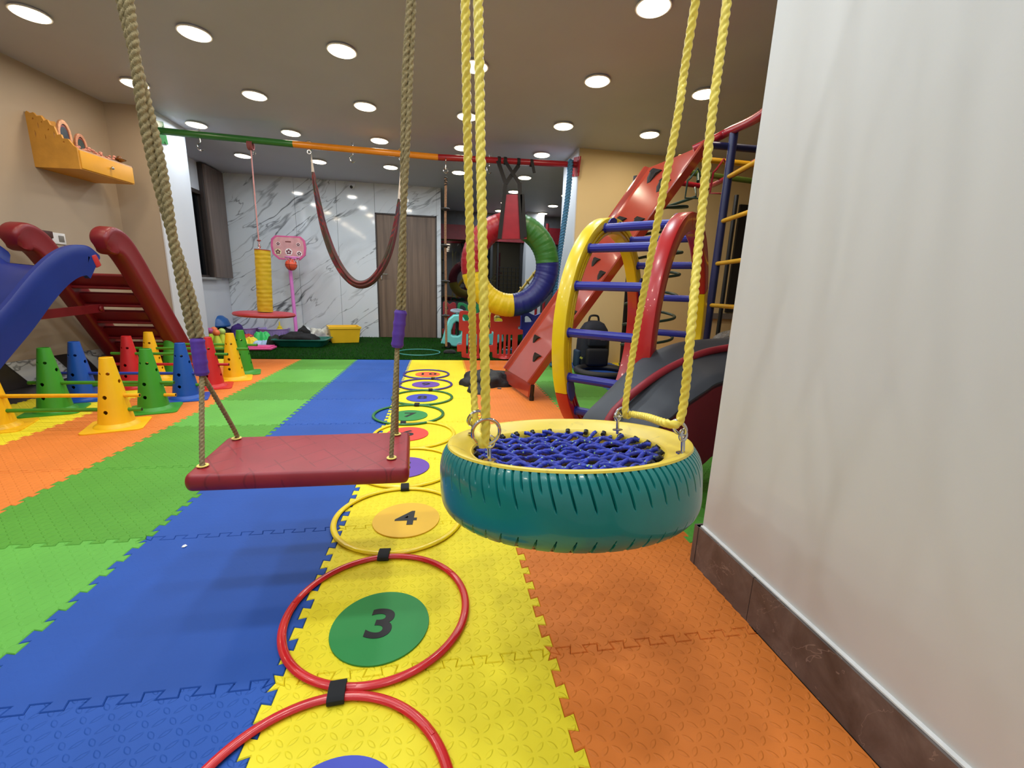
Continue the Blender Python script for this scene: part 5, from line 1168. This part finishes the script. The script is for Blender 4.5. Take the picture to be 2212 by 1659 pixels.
# trampoline, buckets
tc=V((1.2,6.68,TZ)); t=thing('mini_trampoline','small black trampoline on short legs behind the playpen','trampoline',tc); m=MB(); m.torus(tc+V((0,0,.235)),.46,.02,None,48,8); obj('frame',m,BLACKM,t); m=MB(); m.lathe([(0,.0),(.44,0),(.45,.008),(0,.008)],tc+V((0,0,.235)),40); obj('mat',m,pm('tramp_mat',(70,76,84),.6),t)
for k in range(6): a=2*PI*k/6; obj('leg',MB().cyl(tc+V((.42*math.cos(a),.42*math.sin(a),0)),tc+V((.42*math.cos(a),.42*math.sin(a),.23)),.013,10),BLACKM,t)
for (bx_,by_,cc_,lb) in ((.84,5.48,(120,176,206),'pale blue toy bucket behind the red playpen panel'),(.955,5.52,(84,130,200),'mid blue toy bucket behind the red playpen panel')):
    t=thing('toy_bucket',lb,'bucket',(bx_,by_,TZ),'toy buckets'); m=MB(); m.lathe([(0,0),(.036,0),(.05,.075),(.054,.08),(.047,.08),(.034,.006),(0,.006)],(bx_,by_,TZ),20); obj('bucket',m,pm('b'+str(bx_),cc_,.4),t); m=MB(); m.tube([V((bx_+.05*math.cos(a),by_,TZ+.08+.04*math.sin(a))) for a in [PI*k/10 for k in range(11)]],.002,6); obj('bucket_handle',m,WHITEP,t)
# yellow rope ladder bridge seen through the padded ring
t=thing('rope_ladder','slanting yellow rope ladder seen through the padded ring','rope ladder',PY(1060,700,6.5)); a1,b1=PY(1058,696,6.5),PY(1172,566,6.5); a1.z=max(a1.z,.03)
for k in range(3): obj('side_rope',MB().tube([a1+V((.05*k,.25*k,-.02*k)),(a1+b1)/2+V((.05*k,.25*k,-.05)),b1+V((.05*k,.25*k,-.02*k))],.011,8),pm('ropey%d'%k,(206,180,90),.8),t)
for k in range(7): q=a1.lerp(b1,.12+k*.12)+V((0,0,-.03)); obj('rung',MB().tube([q+V((-.02,-.03,.01)),q+V((.13,.55,-.03))],.014,8),pm('rungy%d'%k,(214,190,110),.7),t)
m=MB(); m.cyl(b1+V((0,0,0)),(b1.x+.12,b1.y+.4,b1.z+.02),.02); m.cyl((b1.x+.05,b1.y,0.0),(b1.x+.05,b1.y,b1.z+.55),.022); m.cyl((b1.x+.05,b1.y+.55,0.0),(b1.x+.05,b1.y+.55,b1.z+.55),.022); obj('stand',m,RED2,t)
# ---------------------------------------------------------------- black jacket-like bag on the mats, backpack, rubber ring
bag=blob('black_duffel','crumpled black fabric bag lying on the mats before the ramp','bag',(.42,3.84,.0),(.25,.19,.13),(20,20,21),31,.15,5.,None,'fabric',.6)
blob('','','',(.30,3.56,.0),(.08,.14,.06),(20,20,21),32,.12,3.,bag,'flap',.6); m=MB(); p=PZ(1078,838,.06); m.box(p+V((0,-.02,0)),(.035,.006,.012),RZ(-.4),.003); obj('label_tag',m,pm('tag_grey',(90,90,90),.5),bag)
bp=V((1.72,4.66,0)); bk=thing('backpack','dark navy backpack standing against the cream wall behind the wheel','backpack',bp); NV=pm('nylon_navy',(24,30,44),.75,.2,20,.4,60,.004)
m=MB(); 
sec_b=[(.0,.15,.10),(.03,.175,.12),(.15,.185,.125),(.3,.18,.115),(.42,.155,.10),(.49,.11,.075),(.52,.05,.04)]
for z,w,d_ in sec_b:
    for k in range(28): a=2*PI*k/28; m.v.append(bp+V((w*math.copysign(abs(math.cos(a))**.6,math.cos(a)),d_*math.copysign(abs(math.sin(a))**.6,math.sin(a)),z+.03)))
for i in range(len(sec_b)-1):
    for q in range(28): j=(q+1)%28; m.f.append((i*28+q,i*28+j,(i+1)*28+j,(i+1)*28+q))
m.f+=[tuple(range(28))[::-1],tuple((len(sec_b)-1)*28+q for q in range(28))]; obj('body',m,NV,bk)
m=MB(); m.box(bp+V((0.01,-.135,.15)),(.26,.07,.2),None,.03); obj('front_pocket',m,pm('nylon_black',(20,22,28),.75),bk); m=MB(); m.box(bp+V((0.01,-.125,.33)),(.24,.05,.12),None,.025); obj('upper_pocket',m,NV,bk)
m=MB(); m.tube(smooth([bp+V((-.06,.02,.54)),bp+V((-.04,.02,.60)),bp+V((.04,.02,.60)),bp+V((.06,.02,.54))]),.012,8); obj('carry_loop',m,BLACKM,bk)
m=MB(); m.box(bp+V((-.19,-.02,.12)),(.05,.14,.2),None,.02); obj('side_pocket',m,pm('nylon_blue',(30,56,84),.75),bk); obj('yellow_tag',MB().box(bp+V((-.17,-.125,.14)),(.03,.006,.022),RY(.5)),pm('tag_lime',(210,214,90),.5),bk); obj('logo_patch',MB().box(bp+V((.06,-.152,.345)),(.05,.004,.012)),pm('logo_grey',(90,94,100),.5),bk)
rc_=V((1.72,4.30,.035)); t=thing('rubber_ring','flat black rubber ring lying on the mats before the backpack','rubber ring',(rc_.x,rc_.y,0)); obj('ring',MB().torus(rc_,.27,.045,None,48,12,.75),pm('rubber_ring',(28,26,28),.6,.15,30,.4,40,.004),t)
# blue coil of rope end on the mats
t=thing('rope_coil','blue twisted rope coiled on the mats behind the ramp foot','rope',(1.35,4.5,0)); m=MB(); L_=[V((1.36+(.09+.02*q/24)*math.cos(2*PI*q/12),4.75+(.09+.02*q/24)*math.sin(2*PI*q/12),.03+.0*q+.05*(q//12))) for q in range(26)]; m.rope(L_,.024,.09); obj('coil',m,bpy.data.materials['rope_blue'],t)
# paper scrap on the blue mat
p=PZ(398,1181); t=thing('paper_scrap','tiny white paper scrap on the blue mat','paper scrap',(p.x,p.y,0)); m=MB(); m.add([p+V(q)+V((0,0,.001)) for q in ((-.006,-.004,0),(.004,-.007,.002),(.008,.003,.001),(.0,.008,.003),(-.006,.004,.002))]+[p+V(q)+V((0,0,.0002)) for q in ((-.006,-.004,0),(.004,-.007,.002),(.008,.003,.001),(.0,.008,.003),(-.006,.004,.002))],[(0,1,2,3,4),(9,8,7,6,5)]+[(i,5+i,5+(i+1)%5,(i+1)%5) for i in range(5)]); obj('scrap',m,WHITEP,t,False)
